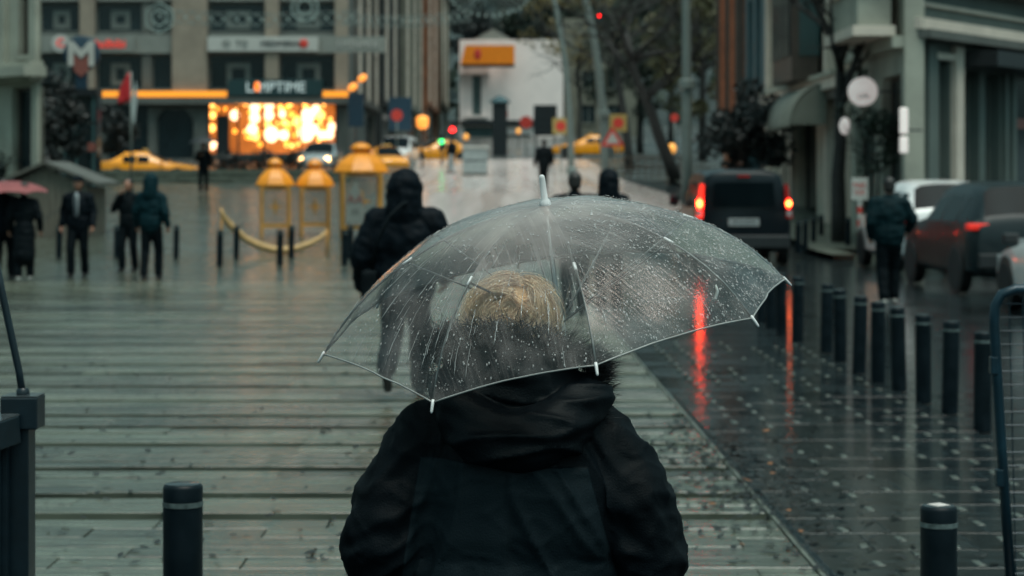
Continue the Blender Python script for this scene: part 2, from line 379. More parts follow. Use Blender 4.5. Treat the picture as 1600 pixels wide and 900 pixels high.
# boards: each one a piece of the plaza
deck = tag(MB().bb((-9, 6.0, -.044), (edge_x(34.2)-.06, 34.2, -.036)).build('plaza_deck', M['channel']), kind='structure')
bounds = [10.7, 11.4, 12.44, 13.55, 14.5, 15.2, 16.2, 17.3, 18.4, 19.3, 20.4, 21.6, 22.8, 23.9, 25.0, 26.0, 27.2, 28.3, 29.5, 30.6, 31.8, 33.0, 34.2]
plank_meshes = {}
def plank(x0, x1, d0, d1, mt, z=0.0, nm='plank'):
    L_, D_ = round(x1-x0, 2), round(d1-d0, 3)
    k = (L_, D_, mt.name)
    if k not in plank_meshes:
        e = .002; mb = MB()
        a, b, c, d = -L_/2, L_/2, -D_/2, D_/2
        vs = [(a, c, -.04), (b, c, -.04), (b, d, -.04), (a, d, -.04), (a, c, -e), (b, c, -e), (b, d, -e), (a, d, -e), (a+e, c+e, 0), (b-e, c+e, 0), (b-e, d-e, 0), (a+e, d-e, 0)]
        fs = [(0, 1, 5, 4), (1, 2, 6, 5), (2, 3, 7, 6), (3, 0, 4, 7), (4, 5, 9, 8), (5, 6, 10, 9), (6, 7, 11, 10), (7, 4, 8, 11), (8, 9, 10, 11)]
        m = mb.add(vs, fs).mesh(nm); m.materials.append(mt); plank_meshes[k] = m
    o = bpy.data.objects.new(nm, plank_meshes[k]); C.objects.link(o); o.parent = deck
    o.location = ((x0+x1)/2, (d0+d1)/2, z+rnd.uniform(-.003, .003)); o.rotation_euler = (rnd.uniform(-.004, .004), rnd.uniform(-.0008, .0008), 0)
    return o
for a, b in zip(bounds, bounds[1:]):
    n = max(2, round((b-a-.17)/(.25 if b < 24 else .45))); st = (b-a-.17)/n
    for i in range(n):
        d0, d1 = a+.17+i*st, a+.17+(i+1)*st-.022
        xs = [-8.6, -3.4+rnd.choice([-1, -.5, 0, .5, 1, 1.5, 2]), edge_x((d0+d1)/2)-.005]
        if i == 0: pass
        for x0, x1 in zip(xs, xs[1:]): plank(x0, x1-.003, d0, d1, M['plank'])
d = 7.0; r_ = 0
while d < 10.65:                                 # smaller pavers nearest the camera
    x = -3.0+(r_ % 3)*.3
    while x < edge_x(d)-.1:
        x1 = min(x+.88, edge_x(d)-.005); plank(x, x1-.006, d, d+.255, M['paver'], nm='paver'); x += .88
    d += .262; r_ += 1
mb = MB()
for a, b in ((7, 34.2),):
    n = 24
    for i in range(n):
        d0 = a+(b-a)*i/n; d1 = a+(b-a)*(i+1)/n-.012
        k = tag(MB().add([(edge_x(d0), d0, -.03), (edge_x(d0)+.02, d0, -.03), (edge_x(d1)+.02, d1, -.03), (edge_x(d1), d1, -.03), (edge_x(d0), d0, .002), (edge_x(d0)+.02, d0, .002), (edge_x(d1)+.02, d1, .002), (edge_x(d1), d1, .002)],
            [(0, 1, 5, 4), (1, 2, 6, 5), (2, 3, 7, 6), (3, 0, 4, 7), (4, 5, 6, 7)]).build('edge_stone', M['kerb'], pv))
# dark wet slabs with pale inlaid setts
rowx = [.32, .55, .78, 1.04, 1.3, 1.56, 1.8]
slabm = {}
def piece(name, L_, D_, H_, mt, loc, parent, rz=0, e=.0015):
    k = (name, round(L_, 3), round(D_, 3), mt.name)
    if k not in slabm:
        a, b, c, dd = -L_/2, L_/2, -D_/2, D_/2
        m = MB().add([(a, c, 0), (b, c, 0), (b, dd, 0), (a, dd, 0), (a, c, H_-e), (b, c, H_-e), (b, dd, H_-e), (a, dd, H_-e), (a+e, c+e, H_), (b-e, c+e, H_), (b-e, dd-e, H_), (a+e, dd-e, H_)],
            [(0, 1, 5, 4), (1, 2, 6, 5), (2, 3, 7, 6), (3, 0, 4, 7), (4, 5, 9, 8), (5, 6, 10, 9), (6, 7, 11, 10), (7, 4, 8, 11), (8, 9, 10, 11)]).mesh(name)
        m.materials.append(mt); slabm[k] = m
    o = bpy.data.objects.new(name, slabm[k]); C.objects.link(o); o.parent = parent; o.location = loc; o.rotation_euler = (rnd.uniform(-.003, .003), rnd.uniform(-.003, .003), rz); return o
for i in range(20):
    d = 8.0+.45*i
    x = .06
    for wd in ([.46, .5, .44, .48] if i % 2 else [.3, .5, .46, .62]):
        piece('slab', wd-.005, .445, .02, M['darkslab'], (edge_x(d)+x+wd/2, d+.225, -.019+rnd.uniform(-.002, .001)), pv, R(.9)); x += wd
ns = 0
for j, rx in enumerate(rowx):
    for i in range(32):
        d = 9.0+.45*i+(.2 if j % 2 else 0)
        if rnd.random() < (.12 if j in (0, 1, 4, 6) else .4) or d > 22: continue
        piece('sett', .035, .12, .014, M['sett'], (edge_x(d)+rx+rnd.uniform(-.015, .015), d, -.009+rnd.uniform(-.003, .002)), pv, R(.9)+rnd.uniform(-.1, .1)); ns += 1
# fallen leaves
def leaves(name, label, n, mt, region, size):
    mb = MB()
    for _ in range(n):
        x, y, z = region(); a = rnd.uniform(0, 6.3); s = size*rnd.uniform(.5, 1.4); u = Vector((math.cos(a), math.sin(a), rnd.uniform(-.2, .3))); v = Vector((-math.sin(a), math.cos(a), rnd.uniform(-.2, .3)))
        p = Vector((x, y, z)); mb.add([p-u*s, p-v*s*.5-u*.2*s, p+u*s, p+v*s*.5+u*.1*s], [(0, 1, 2), (0, 2, 3)])
    return tag(mb.build(name, mt, fix=False), label, 'leaves', kind='stuff')
def reg1():
    if rnd.random() < .6:
        d = rnd.gauss(12.2, 1.5); return (edge_x(d)+rnd.gauss(-.02, .28), d, .014)
    d = 8.5+rnd.random()**1.6*11; return (rnd.uniform(-.34*d*.75, edge_x(d)+.9), d, .012)
leaves('fallen_leaves', 'small dark wet leaves scattered over the boards and slabs', 1500, M['leafdark'], reg1, .032)
def reg2():
    d = rnd.uniform(9, 15); return (edge_x(d)+rnd.gauss(0, .5), d, .014)
leaves('autumn_leaves', 'few orange leaves lying on the wet boards and slabs', 16, M['leaforange'], reg2, .03)

# ================================================================== buildings
def facade(parent, A, B, z0, z1, ops, wmat, fmat=None, gmat=None, depth=.3, thick=8.0, frame=.09, back=None):
    """wall from A to B (left to right seen from the camera) with real openings; ops: (u0,u1,za,zb,kind)"""
    A, B = Vector((A[0], A[1], 0)), Vector((B[0], B[1], 0)); t = (B-A).normalized(); Ln = (B-A).length
    n = Vector((t.y, -t.x, 0)); K = (Vector((back[0], back[1], 0)) if back else -n)*thick
    P = lambda u, z, o=0: A+t*u+n*o+Vector((0, 0, z))
    us = sorted(set([0, Ln]+[max(0, min(Ln, q)) for o in ops for q in o[:2]])); zs = sorted(set([z0, z1]+[q for o in ops for q in o[2:4]]))
    mb = MB()
    for ua, ub in zip(us, us[1:]):
        for za, zb in zip(zs, zs[1:]):
            um, zm = (ua+ub)/2, (za+zb)/2
            if any(o[0] < um < o[1] and o[2] < zm < o[3] for o in ops): continue
            mb.quad(P(ua, za), P(ub, za), P(ub, zb), P(ua, zb))
    for u0, u1, za, zb, kind in ops:
        for a, b in (((u0, za), (u1, za)), ((u1, za), (u1, zb)), ((u1, zb), (u0, zb)), ((u0, zb), (u0, za))):
            mb.quad(P(a[0], a[1]), P(a[0], a[1], -depth), P(b[0], b[1], -depth), P(b[0], b[1]))
    mb.quad(P(0, z0), P(0, z1), P(0, z1)+K, P(0, z0)+K); mb.quad(P(Ln, z0), P(Ln, z0)+K, P(Ln, z1)+K, P(Ln, z1))
    mb.quad(P(0, z1), P(Ln, z1), P(Ln, z1)+K, P(0, z1)+K); mb.quad(P(0, z0)+K, P(Ln, z0)+K, P(Ln, z1)+K, P(0, z1)+K)
    wall = mb.build('wall', wmat, parent, fix=False)
    fmat = fmat or M['frame']; gmat = gmat or M['glassdark']
    for u0, u1, za, zb, kind in ops:
        if kind in ('hole',): continue
        mb = MB(); f = frame; dd = -depth*.75
        def fb(a, b, c, e): mb.prism([(a, c), (b, c), (b, e), (a, e)], dd-.06, dd+.02, lambda u, v, w_: P(u, v, w_))
        fb(u0, u1, zb-f, zb); fb(u0, u1, za, za+f); fb(u0, u0+f, za+f, zb-f); fb(u1-f, u1, za+f, zb-f)
        if kind == 'cross': fb((u0+u1)/2-f/2, (u0+u1)/2+f/2, za+f, zb-f); 
        if kind == 'grid':
            for q in (1/3, 2/3): fb(u0+(u1-u0)*q-f/2, u0+(u1-u0)*q+f/2, za+f, zb-f)
        if kind == 'inner':                        # a smaller pale casement inside a wide dark bay
            iu0, iu1 = u0+(u1-u0)*.3, u0+(u1-u0)*.72; iz0, iz1 = za+(zb-za)*.12, za+(zb-za)*.75; g = .32
            fb(iu0, iu1, iz1-g, iz1); fb(iu0, iu1, iz0, iz0+g); fb(iu0, iu0+g, iz0+g, iz1-g); fb(iu1-g, iu1, iz0+g, iz1-g)
        win = mb.build('window' if kind != 'door' else 'door', fmat, parent)
        MB().quad(P(u0+f*.5, za+f*.5, dd-.03), P(u1-f*.5, za+f*.5, dd-.03), P(u1-f*.5, zb-f*.5, dd-.03), P(u0+f*.5, zb-f*.5, dd-.03)).build('pane', gmat, win, fix=False)
        if kind not in ('door', 'shop'):
            MB().prism([(u0-.08, za-.12), (u1+.08, za-.12), (u1+.08, za), (u0-.08, za)], -.02, .14, lambda u, v, w_: P(u, v, w_)).build('sill', wmat, win)
    return P
def band(parent, P, u0, u1, za, zb, out, mt, name='cornice'):
    return MB().prism([(u0, za), (u1, za), (u1, zb), (u0, zb)], -.01, out, lambda u, v, w_: P(u, v, w_)).build(name, mt, parent, bevel=0)
# ---- wide beige building behind the taxi
DB = 125.0
sB = FP/DB
bx = lambda px: (px-800)/sB
bz = lambda py: HC+(272-py)/sB
X0 = bx(40)
u = lambda px: bx(px)-X0
b1 = thing('office_building', 'beige office building with tall pilasters and a glowing lamp shop on its ground floor', 'building', (0, 0, 0))
ops = []
for a, b in ((62, 126), (150, 222), (236, 269), (326, 415), (437, 524)):
    k = 'inner' if b-a > 50 else 'win'
    ops += [(u(a), u(b), bz(140), bz(84), k), (u(a), u(b), bz(50), bz(4), k), (u(a), u(b), bz(-30), bz(-75), k)]
ops += [(u(326), u(525), bz(240), bz(155), 'hole'), (u(165), u(232), bz(250), bz(160), 'shop'), (u(243), u(303), bz(250), bz(168), 'shop')]
P = facade(b1, (X0, DB), (bx(545), DB), gz(DB)-1, bz(-110), ops, M['greywall'], M['frame'], M['glassdark'], depth=.5, thick=14)
for a, b in ((126, 150), (270, 325), (415, 437), (524, 545)): band(b1, P, u(a), u(b)-.02, bz(147), bz(-110), .35, M['beige'], 'pilaster')
for py0, py1 in ((84, 53), (2, -28)):
    for a, b in ((62, 126), (150, 269), (326, 415), (437, 524)): band(b1, P, u(a)+.02, u(b)-.03, bz(py0)+.02, bz(py1)-.02, .12, M['spandrel'], 'spandrel')
band(b1, P, u(150), u(545), bz(163), bz(153), .7, M['greywall'], 'canopy')
# arched gateway in the ground floor wall
mb = MB(); pts = [(u(243)+.02, bz(249)), (u(243)+.02, bz(192))]
cx, rr = (u(243)+u(303))/2, (u(303)-u(243))/2-.04
arch = [(cx+rr*math.cos(math.pi-math.pi*k/12), bz(195)+rr*math.sin(math.pi-math.pi*k/12)) for k in range(13)]
top = bz(169)
for (ax, az), (bx_, bz_) in zip(arch, arch[1:]):
    mb.prism([(ax, az), (bx_, bz_), (bx_, max(top, bz_+.02)), (ax, max(top, az+.02))], -.1, .0, lambda q, v, w_: P(q, v, w_))
mb.build('arch', M['greywall'], b1)
for a, b in ((160, 356), (505, 545)):
    tag(MB().prism([(u(a), bz(152)), (u(b), bz(152)), (u(b), bz(143)), (u(a), bz(143))], .36, .62, lambda q, v, w_: P(q, v, w_)).build('light_strip', M['orangestrip']),
        'long glowing orange light strip above the arched gateway' if a < 200 else 'short glowing orange light strip right of the lamp shop sign', 'light strip', 'orange strips along the canopy')
# lamp shop sign, other signs on this building
def plate_sign(name, label, px0, py0, px1, py1, d, mt, th=.1, cat='sign', post=None):
    a, b = W(px0, py1, d), W(px1, py0, d)
    o = thing(name, label, cat, (a.x, d, a.z))
    MB().bb((0, 0, 0), (b.x-a.x, th, b.z-a.z)).build('board', mt, o, bevel=.01)
    return o, b.x-a.x, b.z-a.z
o, w_, h_ = plate_sign('shop_sign', 'dark green shop sign with white letters and a small orange flame', 356, 124, 504, 150, DB-.75, M['signgreen'], .3)
text_obj('lettering', 'MPTIME', h_*.88, M['textwhite'], (w_*.565, -.03, h_*.5), o, .02, sx=.98)
text_obj('lettering', 'L', h_*.88, M['textwhite'], (w_*.225, -.03, h_*.5), o, .02, sx=.98)
text_obj('lettering', 'A', h_*.88, M['textwhite'], (w_*.31, -.03, h_*.5), o, .02, sx=.98)
MB().ell((w_*.31, -.08, h_*.55), (.17, .05, .3)).build('flame', M['flame'], o, True)
o, w_, h_ = plate_sign('facade_sign', 'long grey sign with red lettering beside the metro totem', 66, 56, 210, 82, DB-.45, M['spandrel'], .2)
text_obj('lettering', 'ladbibi', h_*.72, M['textred'], (w_*.74, -.03, h_*.5), o, .02)
mb = MB(); mb.lathe([(.01, 0), (.55, .0), (.55, .06), (.01, .06)], n=20); m = mb.mesh('emblem'); m.transform(Matrix.Rotation(R(90), 4, 'X'))
e = obj('emblem', m, M['signwhite'], o); e.location = (w_*.2, -.01, h_*.55)
text_obj('lettering', 'C', .7, M['textred'], (w_*.2, -.1, h_*.55), o, .02)
o, w_, h_ = plate_sign('facade_sign', 'white sign band with dark lettering and a red dot above the lamp shop windows', 324, 57, 497, 80, DB-.55, M['signwhite'], .2)
text_obj('lettering', 'ID  TO', h_*.6, M['frame'], (w_*.25, -.03, h_*.5), o, .02)
text_obj('lettering', 'MEDIMERIN', h_*.52, M['signblack'], (w_*.66, -.03, h_*.5), o, .02)
MB().ell((w_*.87, -.03, h_*.52), (.28, .04, .28)).build('dot', M['signred'], o, True)
o, w_, h_ = plate_sign('facade_sign', 'pale grey sign jutting past the beige building towards the street', 505, 57, 602, 82, DB-3, M['spandrel'], .2)
text_obj('lettering', 'EMİNMEB', h_*.6, M['signwhite'], (w_*.55, -.03, h_*.5), o, .02)
# shop interior
shop = thing('shop_interior', 'warm glowing lamp shop interior behind the display window', 'shop', (0, 0, 0))
xa, xb, za, zb = bx(326), bx(525), bz(240), bz(155)
mb = MB(); y0, y1 = DB+.1, DB+4.0
mb.quad((xa, y1, za), (xb, y1, za), (xb, y1, zb), (xa, y1, zb)).quad((xa, y0, za), (xb, y0, za), (xb, y1, za), (xa, y1, za)).quad((xa, y0, zb), (xa, y1, zb), (xb, y1, zb), (xb, y0, zb))
mb.quad((xa, y0, za), (xa, y1, za), (xa, y1, zb), (xa, y0, zb)).quad((xb, y0, za), (xb, y0, zb), (xb, y1, zb), (xb, y1, za))
mb.build('room', M['shopwall'], shop, fix=False)
mb = MB(); fx = [326, 372, 412, 470, 525]
for q in fx: mb.bb((bx(q)-.06, DB-.05, za), (bx(q)+.06, DB+.08, zb))
mb.bb((xa, DB-.04, zb-.1), (xb, DB+.07, zb)); mb.build('window_frame', M['signblack'], shop)
MB().bb((bx(337), DB+.3, za), (bx(357), DB+.5, bz(180))).build('door', M['signblack'], shop)
ll = bpy.data.lights.new('shop_fill_light', 'AREA'); ll.energy = 38; ll.size = 3; ll.color = (1, .55, .22); ll.shape = 'RECTANGLE'; ll.size = 7; ll.size_y = 2  # added warm fill to brighten the shop interior, no visible fitting
lo = bpy.data.objects.new('shop_fill_light', ll); C.objects.link(lo); lo.location = ((xa+xb)/2, DB+2, zb-.1); lo.parent = shop
lampmesh = {}
def lamp(px, py, r, kind, dy):
    k = (kind, r)
    if k not in lampmesh:
        m = MB().ell((0, 0, 0), (r, r, r*rnd.uniform(.9, 1.3)), n=10, m=7).mesh('globe'); m.materials.append(M[kind]); m.polygons.foreach_set('use_smooth', [True]*len(m.polygons))
        c = MB().cyl((0, 0, r*.9), (0, 0, r+.35), .02, n=5).mesh('cord'); c.materials.append(M['signblack']); lampmesh[k] = (m, c)
    p = W(px, py, DB+dy); o = thing('pendant_lamp', 'glowing lamp in the lamp shop window', 'lamp', p, 0, 'lamps glowing in the lamp shop')
    for nm, me in zip(('globe', 'cord'), lampmesh[k]): q = bpy.data.objects.new(nm, me); C.objects.link(q); q.parent = o
for px, py, r, k in ((332, 165, .14, 'lampwarm'), (332, 180, .2, 'lampwarm'), (340, 170, .1, 'lampamber'), (352, 170, .1, 'lampamber'), (331, 200, .22, 'lampwarm'), (331, 226, .3, 'lampwhite'), (345, 229, .18, 'lampamber'), (367, 180, .3, 'lampwhite'),
        (398, 168, .3, 'lampwhite'), (398, 184, .3, 'lampwhite'), (394, 202, .34, 'lampwhite'), (399, 214, .22, 'lampwarm'), (420, 165, .3, 'lampwhite'), (420, 180, .3, 'lampwhite'), (419, 195, .2, 'lampwarm'), (438, 168, .14, 'lampwarm'), (441, 178, .2, 'lampwhite'), (445, 192, .2, 'lampwarm'),
        (424, 210, .42, 'lampwhite'), (443, 211, .32, 'lampwhite'), (478, 208, .5, 'lampwhite'), (490, 202, .3, 'lampwhite'), (503, 211, .28, 'lampwhite'), (515, 210, .26, 'lampwhite'), (519, 198, .28, 'lampwhite'), (480, 182, .42, 'lampwhite'), (494, 172, .3, 'lampwhite'), (500, 180, .3, 'lampwarm'), (465, 190, .3, 'lampwarm')):
    lamp(px, py, r, k, rnd.uniform(.5, 1.2))
for i in range(60):
    px = rnd.uniform(360, 521); py = rnd.uniform(160, 228); lamp(px, py, rnd.choice([.08, .1, .14]), rnd.choice(['lampwarm', 'lampamber', 'lampwarm', 'lampamber']), rnd.uniform(1, 3.2))

# ---- row of facades on the left side of the street running away
def row_building(label, xw, da, db, z1, wmat, cols, rows, fm=None, gm=None, side=-1):
    o = thing('street_building', label, 'building')
    A, B = ((xw, da), (xw, db)) if side < 0 else ((xw, db), (xw, da))
    Ln = db-da; ops = []
    zb0 = gz(da)
    for r in range(rows):
        for c in range(cols):
            cw = Ln/cols; u0 = c*cw+cw*.3; ops.append((u0, u0+cw*.4, zb0+4.2+r*3.2, zb0+6.2+r*3.2, 'cross'))
    ops.append((Ln*.1, Ln*.9, zb0+.2, zb0+3.2, 'shop'))
    P_ = facade(o, A, B, gz(da)-.5, z1, ops, wmat, fm, gm, thick=10)
    band(o, P_, 0, Ln, zb0+3.5, zb0+3.9, .35, wmat); band(o, P_, 0, Ln, z1-.4, z1, .5, wmat)
    for c in range(cols+1): band(o, P_, max(.01, c*Ln/cols-.25), min(Ln-.01, c*Ln/cols+.25), zb0+3.9, z1-.4, .2, M['beigepale'] if c % 2 else wmat, 'pilaster')
    return o, P_
row_building('grey brown narrow facade next to the beige office building', -10.0, 129.2, 150, 17, M['brownwall'], 5, 3)
row_building('dark narrow facade behind the jutting grey sign', -9.6, 150.4, 172, 19, M['darkwall'], 4, 4)
row_building('olive beige facade with pale pilasters above the orange street lamp', -9.2, 172.4, 205, 22, M['olivewall'], 5, 5)
row_building('rust coloured facade left of the orange billboard', -8.6, 205.4, 235, 24, M['orangewall'], 4, 5)
row_building('dark olive facade beside the white building', -8.2, 235.4, 262, 24, M['olivewall'], 4, 5)
# ---- white building at the end of the street
DWb = 230.0
b2 = thing('white_building', 'bright pinkish white building at the far end of the street', 'building')
wx = lambda px: (px-800)*DWb/FP
wz = lambda py: HC+(272-py)*DWb/FP
A_ = wx(718); uu = lambda px: wx(px)-A_
P = facade(b2, (A_, DWb), (wx(880), DWb), gz(DWb)-3, wz(62), [(uu(738), uu(752), wz(180), wz(118), 'cross'), (uu(725), uu(770), wz(232), wz(198), 'shop'), (uu(790), uu(830), wz(232), wz(210), 'shop')], M['whitewall'], M['spandrel'], M['glassteal'], thick=14)
band(b2, P, 0, uu(765), wz(116), wz(104), .6, M['whitewall']); band(b2, P, uu(720), uu(840), wz(196), wz(188), .5, M['signblack'], 'shop_fascia')
band(b2, P, uu(728), uu(762), wz(184), wz(180), .4, M['whitewall'], 'sill')
mb = MB(); mb.prism([(uu(740), wz(62)), (uu(800), wz(62)), (uu(770), wz(44))], -8, -.5, lambda q, v, w_: P(q, v, w_)); mb.build('gable', M['spandrel'], b2)
o = thing('billboard', 'bright orange billboard with slanted left end on the white building', 'billboard', W(720, 100, DWb-2.5))
k = DWb/FP
mb = MB(); mb.prism([(0, 0), (83*k, 0), (83*k, 29*k), (7*k, 29*k)], 0, .6, lambda q, v, w_: Vector((q, w_, v))); mb.build('board', M['orangeboard'], o)
MB().ell((26*k, -.02, 15*k), (.42, .04, .62)).build('emblem', M['signred'], o, True)
MB().bb((0, .05, -.35), (83*k, .5, 0)).build('lower_edge', M['signblack'], o)
for q in (10, 70): MB().bb((q*k-.1, .6, 4*k), (q*k+.1, 2.6, 5*k)).build('bracket', M['signblack'], o)
# more pale walls right of it, half hidden by trees
b3 = thing('street_building', 'pale low building behind the thin leaved tree', 'building')
facade(b3, (wx(885), 238), (wx(1010), 238), gz(238)-3, wz(20), [(2+3*i, 3.6+3*i, wz(190)+j*4, wz(190)+2.2+j*4, 'cross') for i in range(2) for j in range(2)], M['olivewall'], thick=12)
# ---- left edge corner building
b4 = thing('corner_building', 'old stone corner building with heavy cornice at the left edge', 'building')
dC = 58.0; cxx = (64-800)*dC/FP
cz = lambda py: HC+(272-py)*dC/FP
tdir = Vector((-7.2, 6.4, 0)).normalized()
A4 = (cxx+tdir.x*9, dC+tdir.y*9); B4 = (cxx, dC)
ops = [(9-1.1-1.55*i, 9-.45-1.55*i, cz(85), cz(-40), 'win') for i in range(4)]+[(9-1.4-2.2*i, 9-.3-2.2*i, .3, cz(135), 'shop') for i in range(3)]
P = facade(b4, A4, B4, 0, cz(-90), ops, M['stonewall'], M['framebrown'], M['glassdark'], thick=9, back=(-.24, 1))
band(b4, P, -.3, 9.25, cz(120), cz(104), .75, M['stonewall']); band(b4, P, -.2, 9.12, cz(104), cz(96), .45, M['stonewall'], 'cornice_step'); band(b4, P, -.1, 9.06, cz(127), cz(121), .4, M['stonewall'], 'cornice_foot')
for i in range(5): band(b4, P, 9-.38-1.55*i, 9-.05-1.55*i, cz(95), cz(-90), .16, M['stonewall'], 'pilaster')
for i in range(5): band(b4, P, max(0.02, 9-.3-2.2*i), 9-.02-2.2*i, .1, cz(128), .12, M['stonewall'], 'column')
# ---- right side of the street, facades along x = 8.5
XR = 8.5
def DR(px): return XR*FP/(px-800)
def ZR(px, py): return HC+(272-py)*DR(px)/FP
def right_building(label, pxa, pxb, z1, wmat, ops_px, fm=None, gm=None, xo=0.0, thick=4.5):
    o = thing('street_building', label, 'building')
    A = (XR+xo, DR(pxa)-.02); B = (XR+xo, DR(pxb)+.02); Ln = A[1]-B[1]
    ops = []
    for a, b, za, zb, k in ops_px: ops.append((A[1]-DR(a), A[1]-DR(b), za, zb, k))
    P_ = facade(o, A, B, -.1, z1, ops, wmat, fm, gm, thick=thick)
    return o, P_, A[1], Ln
o, P, a0, Ln = right_building('orange brick facade at the far end of the right side', 1130, 1163, 13, M['brickwall'], [(1135, 1139, 4.6, 8, 'win'), (1144, 1148, 4.6, 8, 'win'), (1153, 1157, 4.6, 8, 'win'), (1136, 1158, 1.4, 3.8, 'shop')], M['framebrown'])
for k in range(5): band(o, P, .05+k*Ln/4.3, .5+k*Ln/4.3, 4, 13, .3, M['brickwall'] if k % 2 else M['framebrown'], 'pilaster')
o, P, a0, Ln = right_building('dark teal painted facade beside the orange brick one', 1164, 1204, 13, M['tealwall'], [(1169, 1176, 4.6, 8, 'win'), (1181, 1188, 4.6, 8, 'win'), (1168, 1199, 1.0, 3.9, 'shop')], M['tealwall'], M['glassdark'])
band(o, P, 0, Ln, 4.0, 4.3, .3, M['tealwall'])
o, P, a0, Ln = right_building('cream facade with a brown bay window and curved awning', 1205, 1329, 13, M['creamwall'], [(1214, 1224, 4.7, 7.6, 'win'), (1306, 1322, 4.4, 7.0, 'cross'), (1212, 1240, .7, 3.9, 'shop'), (1248, 1276, .5, 3.4, 'shop'), (1284, 1322, .4, 3.3, 'shop')], M['framebrown'])
for q in (1206, 1228, 1244, 1299, 1324): band(o, P, a0-DR(q), a0-DR(q)+.42, .1, 13, .22, M['beigepale'], 'pilaster')
band(o, P, 0, Ln, 4.0, 4.3, .4, M['beigepale']); band(o, P, 0, Ln, 8.2, 8.6, .5, M['beigepale']); band(o, P, 0, Ln, 4.31, 4.42, .5, M['stonewall'], 'moulding'); band(o, P, 0, Ln, 3.75, 3.99, .27, M['framebrown'], 'shop_fascia'); band(o, P, 0, Ln, 7.7, 7.85, .3, M['beigepale'], 'moulding')
ub0, ub1 = a0-DR(1258), a0-DR(1292)
bay = MB().prism([(ub0, 4.35), (ub1, 4.35), (ub1, 7.6), (ub0, 7.6)], .23, .95, lambda q, v, w_: P(q, v, w_)).build('bay_window', M['framebrown'], o)
for k in range(3):
    w0 = ub0+.2+k*(ub1-ub0-.3)/3; MB().prism([(w0, 5.0), (w0+(ub1-ub0-.3)/3-.12, 5.0), (w0+(ub1-ub0-.3)/3-.12, 7.2), (w0, 7.2)], .96, 1.0, lambda q, v, w_: P(q, v, w_)).build('pane', M['glassdark'], bay)
MB().bb((7.75, DR(1292)-.03, 5.0), (8.3, DR(1292)-.0, 7.2)).build('pane', M['glassteal'], bay)
aw = thing('awning', 'pale curved awning over the shop front left of the bare trunk', 'awning', (0, 0, 0))
def awn(d0, d1, zt, zb_, out):
    mb = MB(); vs = []; fs = []; n = 8
    for i in range(n+1):
        a = math.pi/2*i/n; xx = XR-.25-out*math.sin(a); zz = zb_+(zt-zb_)*math.cos(a)
        vs += [(xx, d0, zz), (xx, d1, zz), (xx+.03, d1, zz-.05), (xx+.03, d0, zz-.05)]
    for i in range(n):
        for k in range(4): fs.append((4*i+k, 4*i+(k+1) % 4, 4*i+4+(k+1) % 4, 4*i+4+k))
    mb.add(vs, fs); mb.build('cover', M['awning'], aw, True)
    for dd in (d0, d1):
        m2 = MB(); ring = [(XR-.25-out*math.sin(math.pi/2*i/n)*.98, dd, zb_+(zt-zb_)*math.cos(math.pi/2*i/n)*.98) for i in range(n+1)]
        m2.add([(XR-.25, dd, zb_)]+ring, [(0, i+1, i+2) for i in range(n)]); m2.build('side_panel', M['awning'], aw)
awn(DR(1306), DR(1262), 4.2, 3.1, .95)
o, P, a0, Ln = right_building('grey stone house with jutting upper bay and dark shop entrance', 1330, 1414, 12, M['stonewall'], [(1345, 1356, 3.55, 4.35, 'win'), (1336, 1368, .2, 3.2, 'shop'), (1378, 1408, .2, 4.0, 'shop')], M['framebrown'], thick=.42)
band(o, P, .02, Ln-.05, 4.55, 4.8, .25, M['stonewall'])
db_, de_ = DR(1408), DR(1360)
MB().bb((7.55, db_, 5.05), (8.28, de_, 11.5)).build('bay', M['stonewall'], o)
MB().bb((7.42, db_-.15, 4.82), (8.35, de_+.15, 5.04)).build('bay_base', M['beigepale'], o)
MB().bb((7.45, db_-.12, 5.85), (8.3, de_+.12, 6.0)).build('bay_moulding', M['beigepale'], o)
wn = MB().bb((7.8, db_-.05, 6.1), (8.2, db_-.01, 7.4)).build('window', M['frame'], o); MB().bb((7.86, db_-.07, 6.16), (8.14, db_-.055, 7.34)).build('pane', M['glassdark'], wn)
# corner building at the right, face running off to the right
b5 = thing('corner_building', 'grey green corner building with heavy band cornices at the right edge', 'building')
A5, B5 = (8.66, 44.5), (17.0, 56.5)
t5 = (Vector(B5)-Vector(A5)); L5 = t5.length; t5.normalize()
def U5(px):                          # distance along the face at which it shows at that pixel column
    k = (px-800)/FP; return (k*A5[1]-A5[0])/(t5[0]-k*t5[1])
ops = [(U5(1463), U5(1484), .4, 4.35, 'win'), (U5(1502), U5(1530), .1, 4.2, 'door'), (U5(1540), U5(1562), .1, 4.2, 'shop'), (U5(1580), U5(1640), .1, 4.2, 'shop'), (U5(1500), U5(1530), 6.3, 8.5, 'cross'), (U5(1560), U5(1600), 6.3, 8.5, 'cross')]
P = facade(b5, A5, B5, -.1, 12, ops, M['sagewall'], M['frame'], M['glassdark'], depth=.35, thick=7, back=(.22, 1))
band(b5, P, -.12, L5, 4.95, 5.2, .3, M['beigepale']); band(b5, P, -.08, L5, 4.75, 4.94, .5, M['greywall'], 'cornice_foot'); band(b5, P, -.1, L5, 6.0, 6.25, .45, M['greywall'], 'upper_cornice')
band(b5, P, .02, .5, .1, 4.7, .1, M['beigepale'], 'pilaster'); band(b5, P, -.1, L5, 5.5, 5.58, .08, M['beigepale'], 'moulding'); band(b5, P, U5(1486), U5(1498), .1, 4.7, .14, M['beigepale'], 'pilaster'); band(b5, P, U5(1458), U5(1489), 4.36, 4.5, .12, M['beigepale'], 'window_head'); band(b5, P, U5(1445), U5(1460), .1, 4.7, .1, M['sagewall'], 'pilaster')
band(b5, P, U5(1500), U5(1610), 4.25, 4.6, .9, M['plastic'], 'blind_box')
